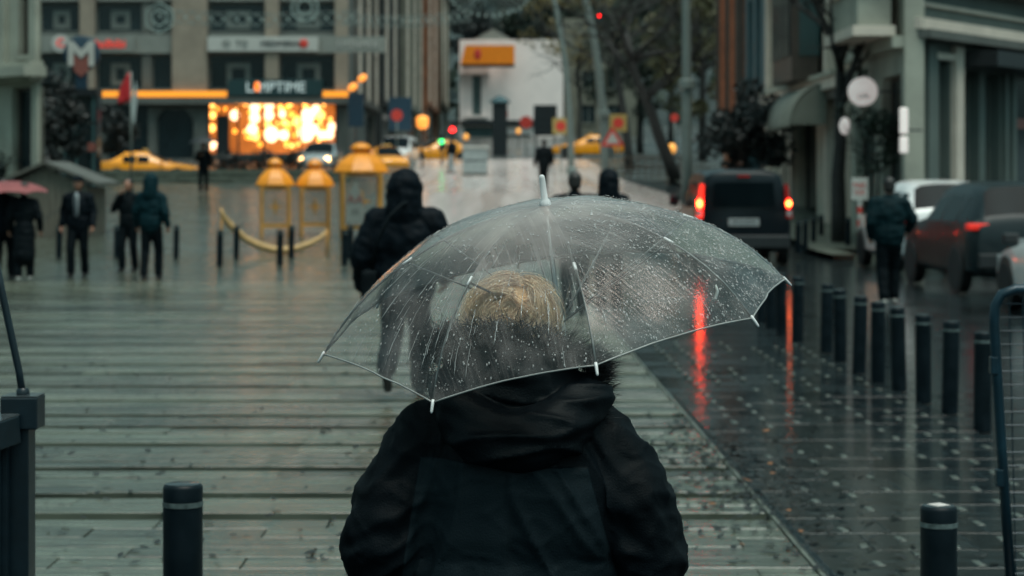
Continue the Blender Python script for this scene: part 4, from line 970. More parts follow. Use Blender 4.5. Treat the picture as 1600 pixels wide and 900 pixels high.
# ---- the person under the umbrella
def main_person():
    ox, oy = .008, 4.93
    sc = lambda px, py, y=0.0: Vector(((px-800)/650, y, HC-(py-272)/650))
    b = MB()
    hc = Vector((-.008, .02, 1.437))
    b.ell(hc, (.075, .095, .108)); b.ell(hc+Vector((0, .03, -.06)), (.055, .06, .055)); b.cap(hc+Vector((0, .1, -.015)), .011, hc+Vector((0, .115, -.035)), .014, 8)
    for s in (-1, 1): b.ell(hc+Vector((s*.077, 0, -.015)), (.012, .022, .03), n=8, m=6)
    b.cap((0, 0, 1.36), .05, (0, -.01, 1.24), .055); b.cap((-.14, 0, 1.2), .07, (.14, 0, 1.2), .07); b.ell((0, 0, 1.02), (.17, .11, .24)); b.ell((0, 0, .8), (.165, .11, .13))
    el = {-1: Vector((-.31, -.04, .90)), 1: Vector((.305, -.02, .885))}
    grip = ua_*-.66+UT-Vector((ox, oy, 0))
    ha = {-1: Vector((-.15, .2, .80)), 1: grip+Vector((.035, -.045, -.055))}
    for s in (-1, 1):
        b.cap((s*.17, 0, 1.19), .05, el[s], .042); b.cap(el[s], .04, ha[s], .027)
        if s < 0: hand(b, ha[s], ha[s]-el[s], (1, 0, .1), 1)
        else:
            # fist round the shaft
            axd = -ua_; fw = Vector((-.45, .89, 0)).normalized(); sd = fw.cross(Vector((0, 0, 1)))
            b.cap(ha[s], .027, grip+Vector((.03, -.02, 0)), .032)
            for i in range(4):
                c = grip-axd*(.034-.022*i); ring = []
                for q in range(5):
                    an = R(-60+62*q); ring.append(c+(Vector((1, 0, 0))*math.cos(an)+Vector((0, 1, 0))*math.sin(an))*.021)
                for a1, a2 in zip(ring, ring[1:]): b.cap(a1, .0092, a2, .0085)
            b.cap(grip+Vector((.02, -.018, .03)), .012, grip+Vector((-.016, -.012, .055)), .010)
        b.cap((s*.085, 0, .78), .075, (s*.1, .02, .42), .05); b.cap((s*.1, .02, .42), .05, (s*.1, -.01, .09), .036)
    body = tag(obj('person', remesh(b, .009, 2), M['skin'], None, True), 'blond person from behind in black and dark teal jacket under the clear umbrella', 'person')
    body.location = (ox, oy, 0)
    # trousers, boots
    t = MB(); t.ell((0, 0, .79), (.18, .13, .13))
    for s in (-1, 1): t.cap((s*.085, 0, .78), .1, (s*.1, .02, .42), .075); t.cap((s*.1, .02, .42), .075, (s*.1, -.01, .11), .062)
    obj('trousers', remesh(t, .014, 4), M['trouser'], body, True)
    for s in (-1, 1):
        f = MB(); f.cap((s*.1, -.04, .05), .045, (s*.105, .14, .04), .037); f.cap((s*.1, -.01, .12), .055, (s*.1, -.01, .06), .05); obj('shoe', remesh(f, .012, 3), M['shoe'], body, True)
    # jacket
    j = MB()
    j.ell((0, -.01, 1.0), (.275, .19, .30)); j.ell((0, 0, .82), (.27, .195, .26)); j.cap((-.175, -.01, 1.16), .105, (.16, -.01, 1.16), .105); j.cap((-.09, -.02, 1.23), .10, (.09, -.02, 1.23), .10)
    for s in (-1, 1):
        j.chain([(Vector((s*.20, -.01, 1.14)), .10), (Vector((s*.262, -.03, 1.03)), .108), (el[s]+Vector((s*-.005, 0, .03)), .104)])
        j.chain([(el[s], .098), (el[s].lerp(ha[s], .5), .078), (el[s].lerp(ha[s], .93), .056)])
    j.cap((.33, -.03, .885), .06, (.33, .02, .84), .06)
    m = remesh(j, .0085, 7)
    tealdir = Vector((.62, 0, .78))
    def folds(p, n):
        arm = min(1, max(0, (abs(p.x)-.2)/.06))
        # long drape folds on the back, rounder crush folds on the sleeves
        if p.x > -.02: fu = p.x*.86+p.z*.5
        else: fu = p.x*.97-p.z*.22
        fv = p.z
        drape = (1-abs(noise.noise(Vector((fu*13+3, fv*2.2, p.y*3)))*2))**3*.016+noise.noise(Vector((fu*8, fv*1.6, 5)))*.016
        crush = (1-abs(noise.noise(Vector((p.x*6, p.y*8, p.z*15+p.x*10*(1 if p.x > 0 else -1))))*2.1))*.016+noise.noise(Vector((p.x*11, p.y*11, p.z*22)))*.010
        low = noise.noise(p*4.5)*.012+max(0, 1-abs(noise.noise(Vector((p.x*14+p.z*5, p.y*14, p.z*19)))*5))**2*.0035
        return drape*(1-arm)+crush*arm+low
    displace(m, folds)
    jk = obj('jacket', m, None, body, True)
    # two-tone cloth: the paler panel sewn into the back
    mt = mat('maincoat', (.0016, .0036, .0055), .58, .3, 9, .0012, 220, spec=.1); n = mt.node_tree; L = n.links.new
    bs = n.nodes['Principled BSDF']; tc = n.nodes.new('ShaderNodeTexCoord'); sp = n.nodes.new('ShaderNodeSeparateXYZ'); L(tc.outputs['Object'], sp.inputs[0])
    def mth(op, a, b_=None, c_=None):
        q = n.nodes.new('ShaderNodeMath'); q.operation = op
        for i, x in enumerate((a, b_, c_)):
            if x is None: continue
            if isinstance(x, (int, float)): q.inputs[i].default_value = x
            else: L(x, q.inputs[i])
        return q.outputs[0]
    x, y, z = sp.outputs[0], sp.outputs[1], sp.outputs[2]
    dz = mth('SUBTRACT', 1.135, z)
    lft = mth('SUBTRACT', -.225, mth('MULTIPLY', mth('MINIMUM', dz, .35), .16)); rgt = mth('ADD', .165, mth('MULTIPLY', mth('POWER', mth('MAXIMUM', dz, 0), 1.0), .27))
    step = lambda e, w_=.004: mth('MINIMUM', mth('MAXIMUM', mth('DIVIDE', e, w_), 0), 1)
    mask = mth('MULTIPLY', mth('MULTIPLY', step(mth('SUBTRACT', x, lft)), step(mth('SUBTRACT', rgt, x))), mth('MULTIPLY', step(mth('SUBTRACT', mth('SUBTRACT', 1.125, mth('MULTIPLY', x, .05)), z)), step(mth('SUBTRACT', -.02, y))))
    mx = n.nodes.new('ShaderNodeMix'); mx.data_type = 'RGBA'; src = bs.inputs['Base Color'].links[0].from_socket
    L(mask, mx.inputs[0]); L(src, mx.inputs[6]); mx.inputs[7].default_value = (.008, .0145, .0185, 1); L(mx.outputs[2], bs.inputs['Base Color'])
    sm = n.nodes.new('ShaderNodeBump'); sm.inputs['Distance'].default_value = .003; L(mask, sm.inputs['Height']); L(bs.inputs['Normal'].links[0].from_socket, sm.inputs['Normal']); L(sm.outputs[0], bs.inputs['Normal'])
    m.materials.clear(); m.materials.append(mt)
    # hood lying round the neck
    hd = MB()
    hd.ell((-.01, -.04, 1.32), (.16, .135, .115)); hd.ell((-.005, -.03, 1.36), (.17, .12, .06))
    arc = [Vector((.165*math.sin(a_)+.01, -.07-.11*math.cos(a_), 1.225-.05*math.cos(a_)+.06*math.sin(a_)**2)) for a_ in [R(q) for q in range(-95, 96, 19)]]
    hd.chain([(q, .052+.024*math.cos(R(-95+19*i))) for i, q in enumerate(arc)])
    m = remesh(hd, .0075, 6)
    def hfold(p, n_):
        f = (1-abs(noise.noise(Vector((p.x*4.2+p.z*3, p.y*4, p.z*17)))*2.2))**2*.016+noise.noise(Vector((p.x*8, p.y*8, p.z*20+p.x*6)))*.010
        return f-.006
    displace(m, hfold)
    obj('hood', m, mat('hoodcloth', (.0016, .0036, .0055), .52, .3, 9, .0012, 220, spec=.13), body, True)
    # fur trim round the hood opening
    rr = random.Random(3); fb = MB()
    def strand(mb, pts, w0):
        t = (pts[-1]-pts[0]).normalized(); sd = t.cross(Vector((rr.gauss(0, 1), rr.gauss(0, 1), rr.gauss(0, 1)))).normalized()
        vs = []; nn = len(pts)
        for i, p in enumerate(pts): w_ = w0*(1-.85*i/(nn-1)); vs += [p-sd*w_, p+sd*w_]
        mb.add(vs, [(2*i, 2*i+1, 2*i+3, 2*i+2) for i in range(nn-1)])
    ring = []
    for i in range(60):
        a_ = R(-30+300*i/59)                       # open at the front right chest
        ring.append(Vector((.195*math.cos(a_)+.005, -.02-.115*math.sin(a_), 1.375+.055*math.sin(a_)-.05*math.cos(a_)*(1 if math.cos(a_) > 0 else .2))))
    side = [Vector((.182-.003*abs(i-5)+.008*q, -.03-.02*q, 1.36-.013*i)) for i in range(12) for q in range(3)]*2+[Vector((-.195, .03+.004*i, 1.35-.014*i)) for i in range(10)]
    for _ in range(7500):
        p = rr.choice(ring if rr.random() < .72 else side)+Vector((rr.gauss(0, .012), rr.gauss(0, .012), rr.gauss(0, .012)))
        out = Vector((p.x*1.3, p.y*.8-.05, .12+.25*rr.random())).normalized(); out = (out+Vector((rr.gauss(0, .45), rr.gauss(0, .45), rr.gauss(0, .35)))).normalized()
        ln = rr.uniform(.025, .058); dv = out; pts = [p]
        for i in range(3): dv = (dv+Vector((0, 0, -.12))).normalized(); pts.append(pts[-1]+dv*ln/3)
        strand(fb, pts, rr.uniform(.0006, .0013))
    tag(fb.build('fur_trim', M['fur'], body, fix=False), kind='stuff')
    # blond hair
    hb = MB(); hb.ell(hc+Vector((0, -.012, .012)), (.084, .098, .092), n=24, m=16); obj('hair', hb.mesh('hair'), M['blondbase'], body, True)
    hs_ = MB(); crown = Vector((.03, -.02, .115)); 
    for lk in range(230):
        th = rr.uniform(0, 2*math.pi); ph = math.acos(rr.uniform(-.2, 1)); q = Vector((math.sin(ph)*math.cos(th), math.sin(ph)*math.sin(th), math.cos(ph)))
        if q.y > .45: continue
        flow = Vector((-1.0 if q.x < .2 else .75, -.2, -.35))+Vector((rr.gauss(0, .55), 0, rr.gauss(0, .5)))
        rad = rr.uniform(.9, 1.04); lift = rr.choice([0, .01, .02, .045]); guide = []
        for i in range(8):
            guide.append(hc+Vector((0, -.012, .012))+Vector((q.x*.097, q.y*.109, q.z*.107))*rad)
            f = (flow-q*flow.dot(q)).normalized(); q = (q+f*.15).normalized(); rad += lift*(1 if i < 4 else .2)+rr.uniform(-.01, .01); flow = flow+Vector((rr.gauss(0, .08), 0, rr.gauss(-.16, .08)))
        for _ in range(60):
            o1 = Vector((rr.gauss(0, .006), rr.gauss(0, .005), rr.gauss(0, .006))); o2 = Vector((rr.gauss(0, .011), rr.gauss(0, .008), rr.gauss(0, .011))); cut = rr.choice([4, 5, 6, 7, 8])
            strand(hs_, [g+o1.lerp(o2, i/7) for i, g in enumerate(guide[:cut])], rr.uniform(.0004, .0009))
    tag(hs_.build('hair_strands', M['blond'], body, fix=False), kind='stuff')
mat('blondbase', (.72, .4, .2), .5, .4, 40, .002, 60)
main_person()

# ================================================================== bollards
def make_bollard(h, r=.0675, sticker=False):
    o = thing('bollard', 'x', 'bollard')
    MB().lathe([(r*.999, 0), (r, .02), (r, h-.075)], n=24).build('post', M['bollard'], o, 'a')
    MB().lathe([(r, h-.0745), (r+.0015, h-.074), (r+.0015, h-.058), (r, h-.0575)], n=24).build('band', M['band'], o, 'a')
    MB().lathe([(r, h-.057), (r, h-.012), (r*.96, h-.004), (r*.9, h-.0005)], n=24).build('head', M['bollard'], o, 'a')
    MB().lathe([(r*.86, h-.003), (r*.86, h+.0015), (r*.83, h+.003)], n=24).build('cap', M['bollardtop'], o, 'a')
    if sticker: MB().box((.0, .0, h+.0042), (.06, .06, .0012), Matrix.Rotation(.5, 3, 'Z')).build('sticker', M['sticker'], o)
    return o
o = make_bollard(.745); o.location = (-1.12, 6.97, 0); tag(o, 'large dark bollard with worn pale band at the lower left of the picture')
o = make_bollard(.615, .0665, True); o.location = (1.55, 7.44, -.02); tag(o, 'large dark bollard with a pale sticker on top near the mesh barrier')
bp = make_bollard(.70, .064)
rowR = [(1535, 515), (1484, 498), (1443, 488), (1405, 477), (1372, 468), (1342, 460), (1313, 449), (1291, 441), (1246, 430), (1222, 424), (1205, 418), (1190, 412)]
for i, (px, py) in enumerate(rowR):
    s = (py-272)/1.1; d_ = FP/s; c = bp if i == 0 else copy_tree(bp)
    c.location = ((px-800)/s, d_, -.02); c.rotation_euler = (rnd.uniform(-.02, .02), rnd.uniform(-.03, .03), rnd.uniform(0, 6)); tag(c, '%s dark bollard of the long right hand row, counted from the mesh barrier' % ('first' if i == 0 else ORD[i]), 'bollard', 'row of bollards along the road')
for i, (px, d_) in enumerate(((92, 43.6), (182, 43.6), (275, 43.6), (369, 43.6), (455, 43.6), (547, 43.6))):
    c = copy_tree(bp); c.location = ((px-800)*d_/FP, d_, 0); tag(c, '%s dark bollard from the left in the back row across the square' % ('first' if i == 0 else ORD[i]), 'bollard', 'bollards across the square')
for i, (px, d_) in enumerate(((343, 40), (437, 40.4), (538, 40.4))):
    c = copy_tree(bp); c.location = ((px-800)*d_/FP, d_, 0); tag(c, ['dark bollard in front of the left end of the golden rope arc', 'dark bollard in front of the lowest point of the golden rope arc', 'dark bollard in front of the large yellow lantern'][i], 'bollard', 'bollards in front of the lanterns')
for i, (px, d_) in enumerate(((1247, 44), (1258, 46), (1271, 48), (1283, 50), (1325, 47))):
    c = copy_tree(bp); c.location = ((px-800)*d_/FP, d_, .1); tag(c, ['dark bollard right beside the black van', 'second dark bollard right of the black van', 'third dark bollard right of the black van', 'fourth dark bollard right of the black van', 'dark bollard between the bare trunk and the striped sign post'][i], 'bollard', 'bollards on the right pavement')

# ================================================================== barriers
br = thing('mesh_barrier', 'dark blue wire mesh crowd barrier at the right edge', 'barrier', (1.93, 8.2, 0))
top = 1.34; ln = 2.2
tilt = -.055
pts = [(-tilt*0+.075, 0, .06), (.03, 0, .7), (.0, 0, 1.2), (.004, 0, 1.27), (.03, 0, 1.318), (.085, 0, 1.338), (ln-.08, .1, 1.338), (ln-.02, .1, 1.31), (ln, .1, 1.24), (ln+.02, .1, .06)]
MB().tube(pts, .021, 10).build('frame_tube', M['ironblue'], br, True)
MB().tube([(.075, 0, .16), (ln+.02, .1, .16)], .016, 8).build('lower_rail', M['ironblue'], br, True)
for i in range(22): z = .2+i*.054; MB().tube([(.02+(1.25-z)*.05, 0, z), (ln, .1, z)], .0026, 4).build('wire', M['ironblue'], br)
for i in range(38): x = .06+i*.055; MB().tube([(x+.03, x*.045, .16), (x, x*.045, 1.335)], .0026, 4).build('wire', M['ironblue'], br)
for z in (1.0, .55): MB().bb((-.03+(1.25-z)*.05, -.025, z), (.0+(1.25-z)*.05, .02, z+.07)).build('hook', M['ironblue'], br, bevel=.004)
for x in (.09, ln): MB().bb((x-.02, -.28, 0), (x+.02, .3, .045)).build('foot', M['ironblue'], br, bevel=.006)
bl = thing('steel_railing', 'black steel railing with boxed corner post at the left edge', 'railing', (-1.6, 6.7, 0))
MB().bb((-.05, -.05, 0), (.03, .05, .985)).build('post', M['ironblack'], bl, bevel=.004)
MB().bb((-.06, -.06, .97), (.06, .06, 1.075)).build('post_cap', M['ironblack'], bl, bevel=.005)
MB().bb((-.058, -.058, 1.0755), (.058, .058, 1.079)).build('cap_plate', M['ironwet'], bl)
MB().bar((-.03, -.06, .975), (-.42, -.9, .87), .09, .09).build('top_rail', M['ironblack'], bl, bevel=.004)
MB().bar((-.03, -.06, 1.022), (-.42, -.9, .917), .085, .004).build('rail_top', M['ironwet'], bl)
for i in range(22):
    f = (i+.5)/22; p0 = Vector((-.03, -.06, 0)).lerp(Vector((-.42, -.9, 0)), f); MB().bar((p0.x, p0.y, .06), (p0.x, p0.y, .95-.1*f), .022, .03).build('slat', M['ironblack'], bl)
MB().bar((-.03, -.06, .07), (-.42, -.9, .07), .04, .04).build('bottom_rail', M['ironblack'], bl)
MB().tube([(0, 0, 1.07), (-.012, 0, 1.15), (-.07, 0, 1.42), (-.11, 0, 1.62)], .0125, 8).build('slanting_rod', M['ironblack'], bl, True)
MB().lathe([(.022, 1.079), (.022, 1.092), (.016, 1.1)], n=12).build('rod_socket', M['ironblack'], bl, 'a')

# ================================================================== vehicles
def car(name, label, cat, pos, yaw, paint, st, glassf, wheels=((1.35, .33), (-1.3, .33)), tails=(), heads=(), extras=None, group=None):
    """st: stations (x, halfwidth, zlow, zbelt, ztop, tophalf); glassf(i,k) -> part name or None"""
    o = thing(name, label, cat, pos, yaw, group)
    rows = []
    for x, hw, zl, zb, zt, tw in st:
        half = [(hw*.86, zl), (hw*.985, zl+.1), (hw, zl+(zb-zl)*.6), (hw*.965, zb), (hw*.965+(tw-hw*.965)*.74, zb+(zt-zb)*.66), (tw, zt-.07*(1 if zt-zb > .2 else .3)), (tw*.82, zt-.005), (tw*.4, zt+.02)]
        rows.append([(x, -a, z) for a, z in half]+[(x, a, z) for a, z in reversed(half)])
    nP = len(rows[0]); groups = {}
    for i in range(len(rows)-1):
        for k in range(nP-1):
            g = glassf(i, k); groups.setdefault(g, []).append((rows[i][k], rows[i][k+1], rows[i+1][k+1], rows[i+1][k]))
    body = MB()
    for q in groups.get(None, []): body.quad(*q)
    for e in (0, -1): body.add(rows[e], [tuple(range(nP))])
    body.add([rows[i][0] for i in range(len(rows))]+[rows[i][-1] for i in range(len(rows))], [(i, i+1, len(rows)+i+1, len(rows)+i) for i in range(len(rows)-1)])
    import bmesh
    m = body.mesh('body'); b = bmesh.new(); b.from_mesh(m); bmesh.ops.remove_doubles(b, verts=b.verts, dist=.0005); bmesh.ops.recalc_face_normals(b, faces=b.faces); b.to_mesh(m); b.free()
    bo = obj('body', m, M[paint], o, 'a')
    for g, qs in groups.items():
        if g is None: continue
        mb = MB()
        for q in qs: mb.quad(*q)
        m = mb.mesh(g); b = bmesh.new(); b.from_mesh(m); bmesh.ops.remove_doubles(b, verts=b.verts, dist=.0005); bmesh.ops.recalc_face_normals(b, faces=b.faces); b.to_mesh(m); b.free()
        obj(g.split('#')[0], m, M['carglass'], o, True)
    hwm = max(s[1] for s in st)
    for wx_, r in wheels:
        for s in (-1, 1):
            mm = MB().lathe([(r*.6, -.1), (r*.93, -.1), (r, -.07), (r, .07), (r*.93, .1), (r*.6, .1)], n=22).mesh('wheel'); mm.transform(Matrix.Rotation(R(90), 4, 'X'))
            wl = obj('wheel', mm, M['tyre'], o, 'a'); wl.location = (wx_, s*(hwm-.085), r)
            mm = MB().lathe([(r*.1, .09*s), (r*.3, .085*s), (r*.62, .102*s)], n=14).mesh('rim'); mm.transform(Matrix.Rotation(R(90), 4, 'X')); rm = obj('rim', mm, M['rim'], wl, 'a')
            rm.rotation_euler = (0, 0, R(180)) if False else (0, 0, 0)
            mm = MB().lathe([(r*1.16, -.004), (r*1.16, .004)], n=24).mesh('wheel_arch'); mm.transform(Matrix.Rotation(R(90), 4, 'X')); wa = obj('wheel_arch', mm, M['plastic'], o); wa.location = (wx_, s*(hwm-.0), r+.02)
            mb = MB()
    for nm, c, sz, mt in list(tails)+list(heads)+list(extras or []):
        MB().box(c, sz).build(nm, M[mt], o, bevel=.02 if min(sz) > .045 else 0)
    return o
SED = [(2.28, .60, .40, .60, .63, .48), (2.18, .78, .24, .70, .74, .6), (1.55, .87, .2, .80, .87, .64), (.9, .89, .2, .88, .95, .68), (.1, .89, .2, .92, 1.38, .60), (-.42, .89, .2, .92, 1.44, .60), (-.50, .89, .2, .92, 1.44, .60), (-1.1, .89, .2, .93, 1.40, .58), (-1.75, .88, .22, .95, 1.02, .62), (-2.15, .82, .28, .95, 1.0, .64), (-2.28, .72, .4, .85, .9, .6)]
def sedglass(i, k):
    side = {3: 'side_window#l', 11: 'side_window#r'}; top_ = range(5, 10)
    if i == 3: return 'windscreen' if k in top_ else None
    if i == 4: return side.get(k) and side[k]+'1'
    if i == 6: return side.get(k) and side[k]+'2'
    if i == 7: return 'rear_window' if k in top_ else None
    return None
SUV = [(2.3, .66, .45, .72, .76, .5), (2.18, .84, .3, .88, .93, .66), (1.45, .93, .26, 1.0, 1.06, .7), (.95, .95, .26, 1.05, 1.12, .74), (.25, .95, .26, 1.08, 1.62, .66), (-.35, .95, .26, 1.08, 1.69, .66), (-.44, .95, .26, 1.08, 1.69, .66), (-1.25, .95, .26, 1.10, 1.69, .65), (-1.36, .95, .26, 1.1, 1.68, .65), (-1.85, .94, .26, 1.13, 1.62, .63), (-2.2, .92, .28, 1.1, 1.2, .72), (-2.3, .84, .36, 1.0, 1.05, .7)]
def suvglass(i, k):
    side = {3: 'side_window#l', 11: 'side_window#r'}; top_ = range(5, 10)
    if i == 3: return 'windscreen' if k in top_ else None
    if i in (4, 6): return side.get(k) and side[k]+str(i)
    if i == 8: return side.get(k) and side[k]+'8'
    if i == 9: return 'rear_window' if k in top_ else None
    return None
VANS = [(2.35, .7, .45, .8, .84, .55), (2.25, .88, .3, .98, 1.02, .7), (1.6, .95, .26, 1.1, 1.18, .78), (.85, .96, .26, 1.15, 1.82, .76), (.2, .96, .26, 1.15, 1.9, .76), (.1, .96, .26, 1.15, 1.9, .76), (-1.2, .96, .26, 1.15, 1.9, .76), (-1.3, .96, .26, 1.15, 1.9, .76), (-2.2, .96, .28, 1.15, 1.87, .75), (-2.34, .94, .3, 1.15, 1.84, .74), (-2.4, .9, .36, 1.15, 1.74, .7)]
def vanglass(i, k):
    side = {3: 'side_window#l', 11: 'side_window#r'}; top_ = range(5, 10)
    if i == 2: return 'windscreen' if k in top_ else None
    if i in (3, 5, 7): return side.get(k) and side[k]+str(i)
    return None
AW = math.pi/2                                     # nose pointing away from the camera
# black van with lit tail lamps: rear end at local x=-2.4
dV = 40.3; xv = (1162-800)*dV/FP
van = car('black_van', 'black van with glowing red tail lamps driving away on the wet road', 'van', (xv, dV+2.4, -.02), AW, 'carblack', VANS, vanglass, ((1.45, .33), (-1.45, .33)))
rear = -2.41
MB().prism([(-.62, 1.18), (.62, 1.18), (.58, 1.66), (-.58, 1.66)], rear-.03, rear+.01, lambda a, b, c: Vector((c, a, b))).build('rear_window', M['carglass'], van)
MB().bb((rear-.09, -.9, .36), (rear+.06, .9, .62)).build('bumper', M['plastic'], van, bevel=.03)
pl = MB().bb((rear-.025, -.3, .80), (rear-.003, .3, .95)).build('number_plate', M['plate'], van)
tp = text_obj('plate_text', '34TU3270', .11, M['signblack'], (rear-.03, 0, .875), van, .002, rz=R(-90))
for s in (-1, 1):
    y = s*.885
    tl = MB().prism([(y-.075, .95), (y+.05, .95), (y+.035-s*.06, 1.62), (y-.04-s*.06, 1.62)], rear-.05, rear+.05, lambda a, b, c: Vector((c, a, b))).build('tail_lamp', M['redlens'] if s < 0 else M['tailsoft'], van)
    MB().ell((rear-.06, y-.01*s, 1.24), (.03, .055, .1)).build('brake_bulb', M['tailred'] if s > 0 else M['tailred2'], tl, True); MB().ell((rear-.085, y-.01*s, 1.24), (.02, .055, .06)).build('bulb_core', M['tailcore'], tl, True)
    MB().bb((rear-.055, y-.05, 1.0), (rear-.03, y+.04, 1.1)).build('reversing_lens', M['plate'], tl)
MB().bb((rear-.02, -.12, 1.76), (rear+.02, .12, 1.80)).build('high_brake_lamp', M['redlens'], van)
for s in (-1, 1): MB().box((1.3, s*1.08, 1.25), (.1, .2, .22)).build('mirror', M['carblack'], van, bevel=.02)
# parked cars on the right
def tails_for(hw, z, x, mt, size=(.09, .3, .12)): return [('tail_lamp', (x, s*(hw-.12), z), size, mt) for s in (-1, 1)]
car('white_car', 'white hatchback with red tail lamps parked behind the man in the dark teal coat', 'car', (7.9, 39.2, -.02), AW+R(2), 'carwhite', SUV, suvglass, ((1.4, .34), (-1.4, .34)), tails_for(.93, .98, -2.22, 'redlens', (.12, .36, .16)), extras=[('bumper', (-2.3, 0, .5), (.12, 1.6, .2), 'carwhite'), ('number_plate', (-2.33, 0, .75), (.02, .5, .12), 'plate')])
car('dark_suv', 'dark grey SUV parked between the two white cars on the right', 'car', (7.68, 32.9, -.02), AW+R(3), 'cargrey', SUV, suvglass, ((1.4, .36), (-1.4, .36)), tails_for(.95, 1.03, -2.2, 'tailsuv', (.16, .34, .1)), extras=[('bumper', (-2.31, 0, .52), (.14, 1.7, .22), 'plastic'), ('number_plate', (-2.36, 0, .8), (.02, .5, .12), 'plate'), ('side_lamp', (-.9, .952, 1.0), (.06, .01, .05), 'plastic')])
car('white_car', 'white car cut by the right edge behind the mesh barrier', 'car', (7.52, 26.0, -.02), AW+R(2), 'carwhite', SED, sedglass, ((1.38, .33), (-1.35, .33)), [], [('head_lamp', (2.12, s*.66, .66), (.14, .24, .12), 'plate') for s in (-1, 1)], extras=[('mirror', (.72, s*1.0, .98), (.12, .2, .14), 'plastic') for s in (-1, 1)])
# taxis and others in the far street
def taxi(label, pos, yaw, grp='yellow taxis in the upper street'):
    return car('taxi', label, 'taxi', pos, yaw, 'taxi', SED, sedglass, ((1.38, .32), (-1.35, .32)), tails_for(.8, .82, -2.2, 'redlens', (.08, .3, .14)), [('head_lamp', (2.17, s*.58, .62), (.1, .3, .12), 'plate') for s in (-1, 1)], [('roof_sign', (-.2, 0, 1.52), (.18, .5, .12), 'signyellow')]+[('mirror', (.72, s*1.0, .98), (.12, .2, .14), 'taxi') for s in (-1, 1)], grp)
p = W(234, 262, 94); taxi('yellow taxi seen side on behind the low wall on the left', (p.x, 94, 1.38), R(0))
p = W(605, 240, 112); taxi('yellow taxi in front of the white minibus', (p.x, 112, gz(112)-.45), R(-75))
p = W(918, 240, 130); taxi('yellow taxi seen side on between the two leaning lamp posts', (p.x, 130, gz(130)), R(180))
p = W(682, 240, 128); taxi('small yellow taxi beside the green traffic light', (p.x, 128, gz(128)-.3), R(200))
p = W(623, 230, 122)
car('white_minibus', 'white minibus behind the yellow taxi at the street corner', 'minibus', (p.x, 122, gz(122)-.5), R(-95), 'carwhite', VANS, vanglass, ((1.45, .33), (-1.45, .33)), [], [('head_lamp', (2.2, s*.66, .86), (.12, .26, .16), 'plate') for s in (-1, 1)], [('bumper', (2.33, 0, .5), (.12, 1.6, .2), 'carwhite')])
p = W(501, 245, 96)
car('silver_car', 'silver car with two glowing headlamps behind the lanterns', 'car', (p.x, 96, 1.85), R(-92), 'carsilver', SED, sedglass, ((1.38, .32), (-1.35, .32)), [], [('head_lamp', (2.2, s*.6, .64), (.12, .2, .2), 'headlamp') for s in (-1, 1)], [('bumper', (2.28, 0, .42), (.1, 1.4, .16), 'carsilver')])
p = W(30, 245, 84)
car('dark_car', 'dark car with pale roof half hidden behind the hut at the far left', 'car', (p.x, 84, 1.1), R(180), 'carsilver', SED, sedglass, ((1.38, .32), (-1.35, .32)), tails_for(.8, .82, -2.2, 'redlens', (.08, .3, .14)))

# ================================================================== lanterns and rope arc
def lantern(label, px, d, w_, hb, hr, ht):
    """square walk-in lantern: legs, mesh sides, bell roof, finial"""
    x = (px-800)*d/FP; o = thing('lantern', label, 'lantern', (x, d, gz(d)), R(8), 'big yellow lanterns on the square')
    for sx in (-1, 1):
        for sy in (-1, 1): MB().bb((sx*w_/2-.035, sy*w_/2-.035, 0), (sx*w_/2+.035, sy*w_/2+.035, hb)).build('post', M['yellowdull'], o)
    for z in (.28, hb-.05):
        for s in (-1, 1): MB().bb((-w_/2+.036, s*w_/2-.03, z-.04), (w_/2-.036, s*w_/2+.03, z+.04)).build('rail', M['yellowdull'], o); MB().bb((s*w_/2-.03, -w_/2+.036, z-.04), (s*w_/2+.03, w_/2-.036, z+.04)).build('rail', M['yellowdull'], o)
    for s in (-1, 1):                              # lattice sides
        n = 9; mb = MB()
        for i in range(1, n):
            q = -w_/2+w_*i/n; mb.bb((q-.003, s*w_/2-.003, .33), (q+.003, s*w_/2+.003, hb-.1))
        for i in range(1, 12): z = .32+(hb-.42)*i/12; mb.bb((-w_/2+.04, s*w_/2-.005, z-.003), (w_/2-.04, s*w_/2+.003, z+.003))
        tag(mb.build('lattice', M['meshgrey'], o), kind='stuff')
    zc_ = (.33+hb-.1)/2; q1, q2 = w_*.27, w_*.075; star = [((q1 if i % 2 == 0 else q2)*math.cos(math.pi*i/4), (q1*1.25 if i % 4 == 2 else (q1 if i % 2 == 0 else q2))*math.sin(math.pi*i/4)+zc_) for i in range(8)]
    for s in (-1, 1): MB().prism(star, s*w_/2-.02, s*w_/2+.02, lambda a, b, c: Vector((a, c, b))).build('ornament', M['yellowdull'], o)
    r2 = w_/2*1.16*1.3
    prof = [(r2, 0), (r2*1.02, .04), (r2*.98, hr*.2), (r2*.85, hr*.5), (r2*.62, hr*.8), (r2*.42, hr), (r2*.28, hr+.02), (r2*.25, hr+.08), (r2*.38, hr+.1), (r2*.4, hr+.16), (r2*.26, hr+.24), (r2*.1, hr+.28)]
    m = MB().lathe(prof, n=8).mesh('roof'); m.transform(Matrix.Rotation(R(22.5), 4, 'Z')); rf = obj('roof', m, M['yellowmetal'], o); rf.location = (0, 0, hb)
    return o
dl = 51.0; sl_ = FP/dl
lantern('yellow bell roofed lantern, leftmost of the three', 430, dl, 42/sl_, 1.26, .42, .2)
lantern('yellow bell roofed lantern, middle one of the three', 492, dl+.4, 42/sl_, 1.22, .42, .2)
lantern('tallest yellow lantern with a pale notice beside the hooded walker', 564, dl-.6, 58/sl_, 1.62, .46, .25)
p = W(555, 318, dl-1.3); o = thing('notice_board', 'pale pointed notice hanging on the tallest lantern', 'notice', p)
MB().prism([(-.19, -.45), (.19, -.45), (.2, .1), (.0, .55), (-.2, .1)], 0, .03, lambda a, b, c: Vector((a, c, b))).build('board', M['spandrel'], o)
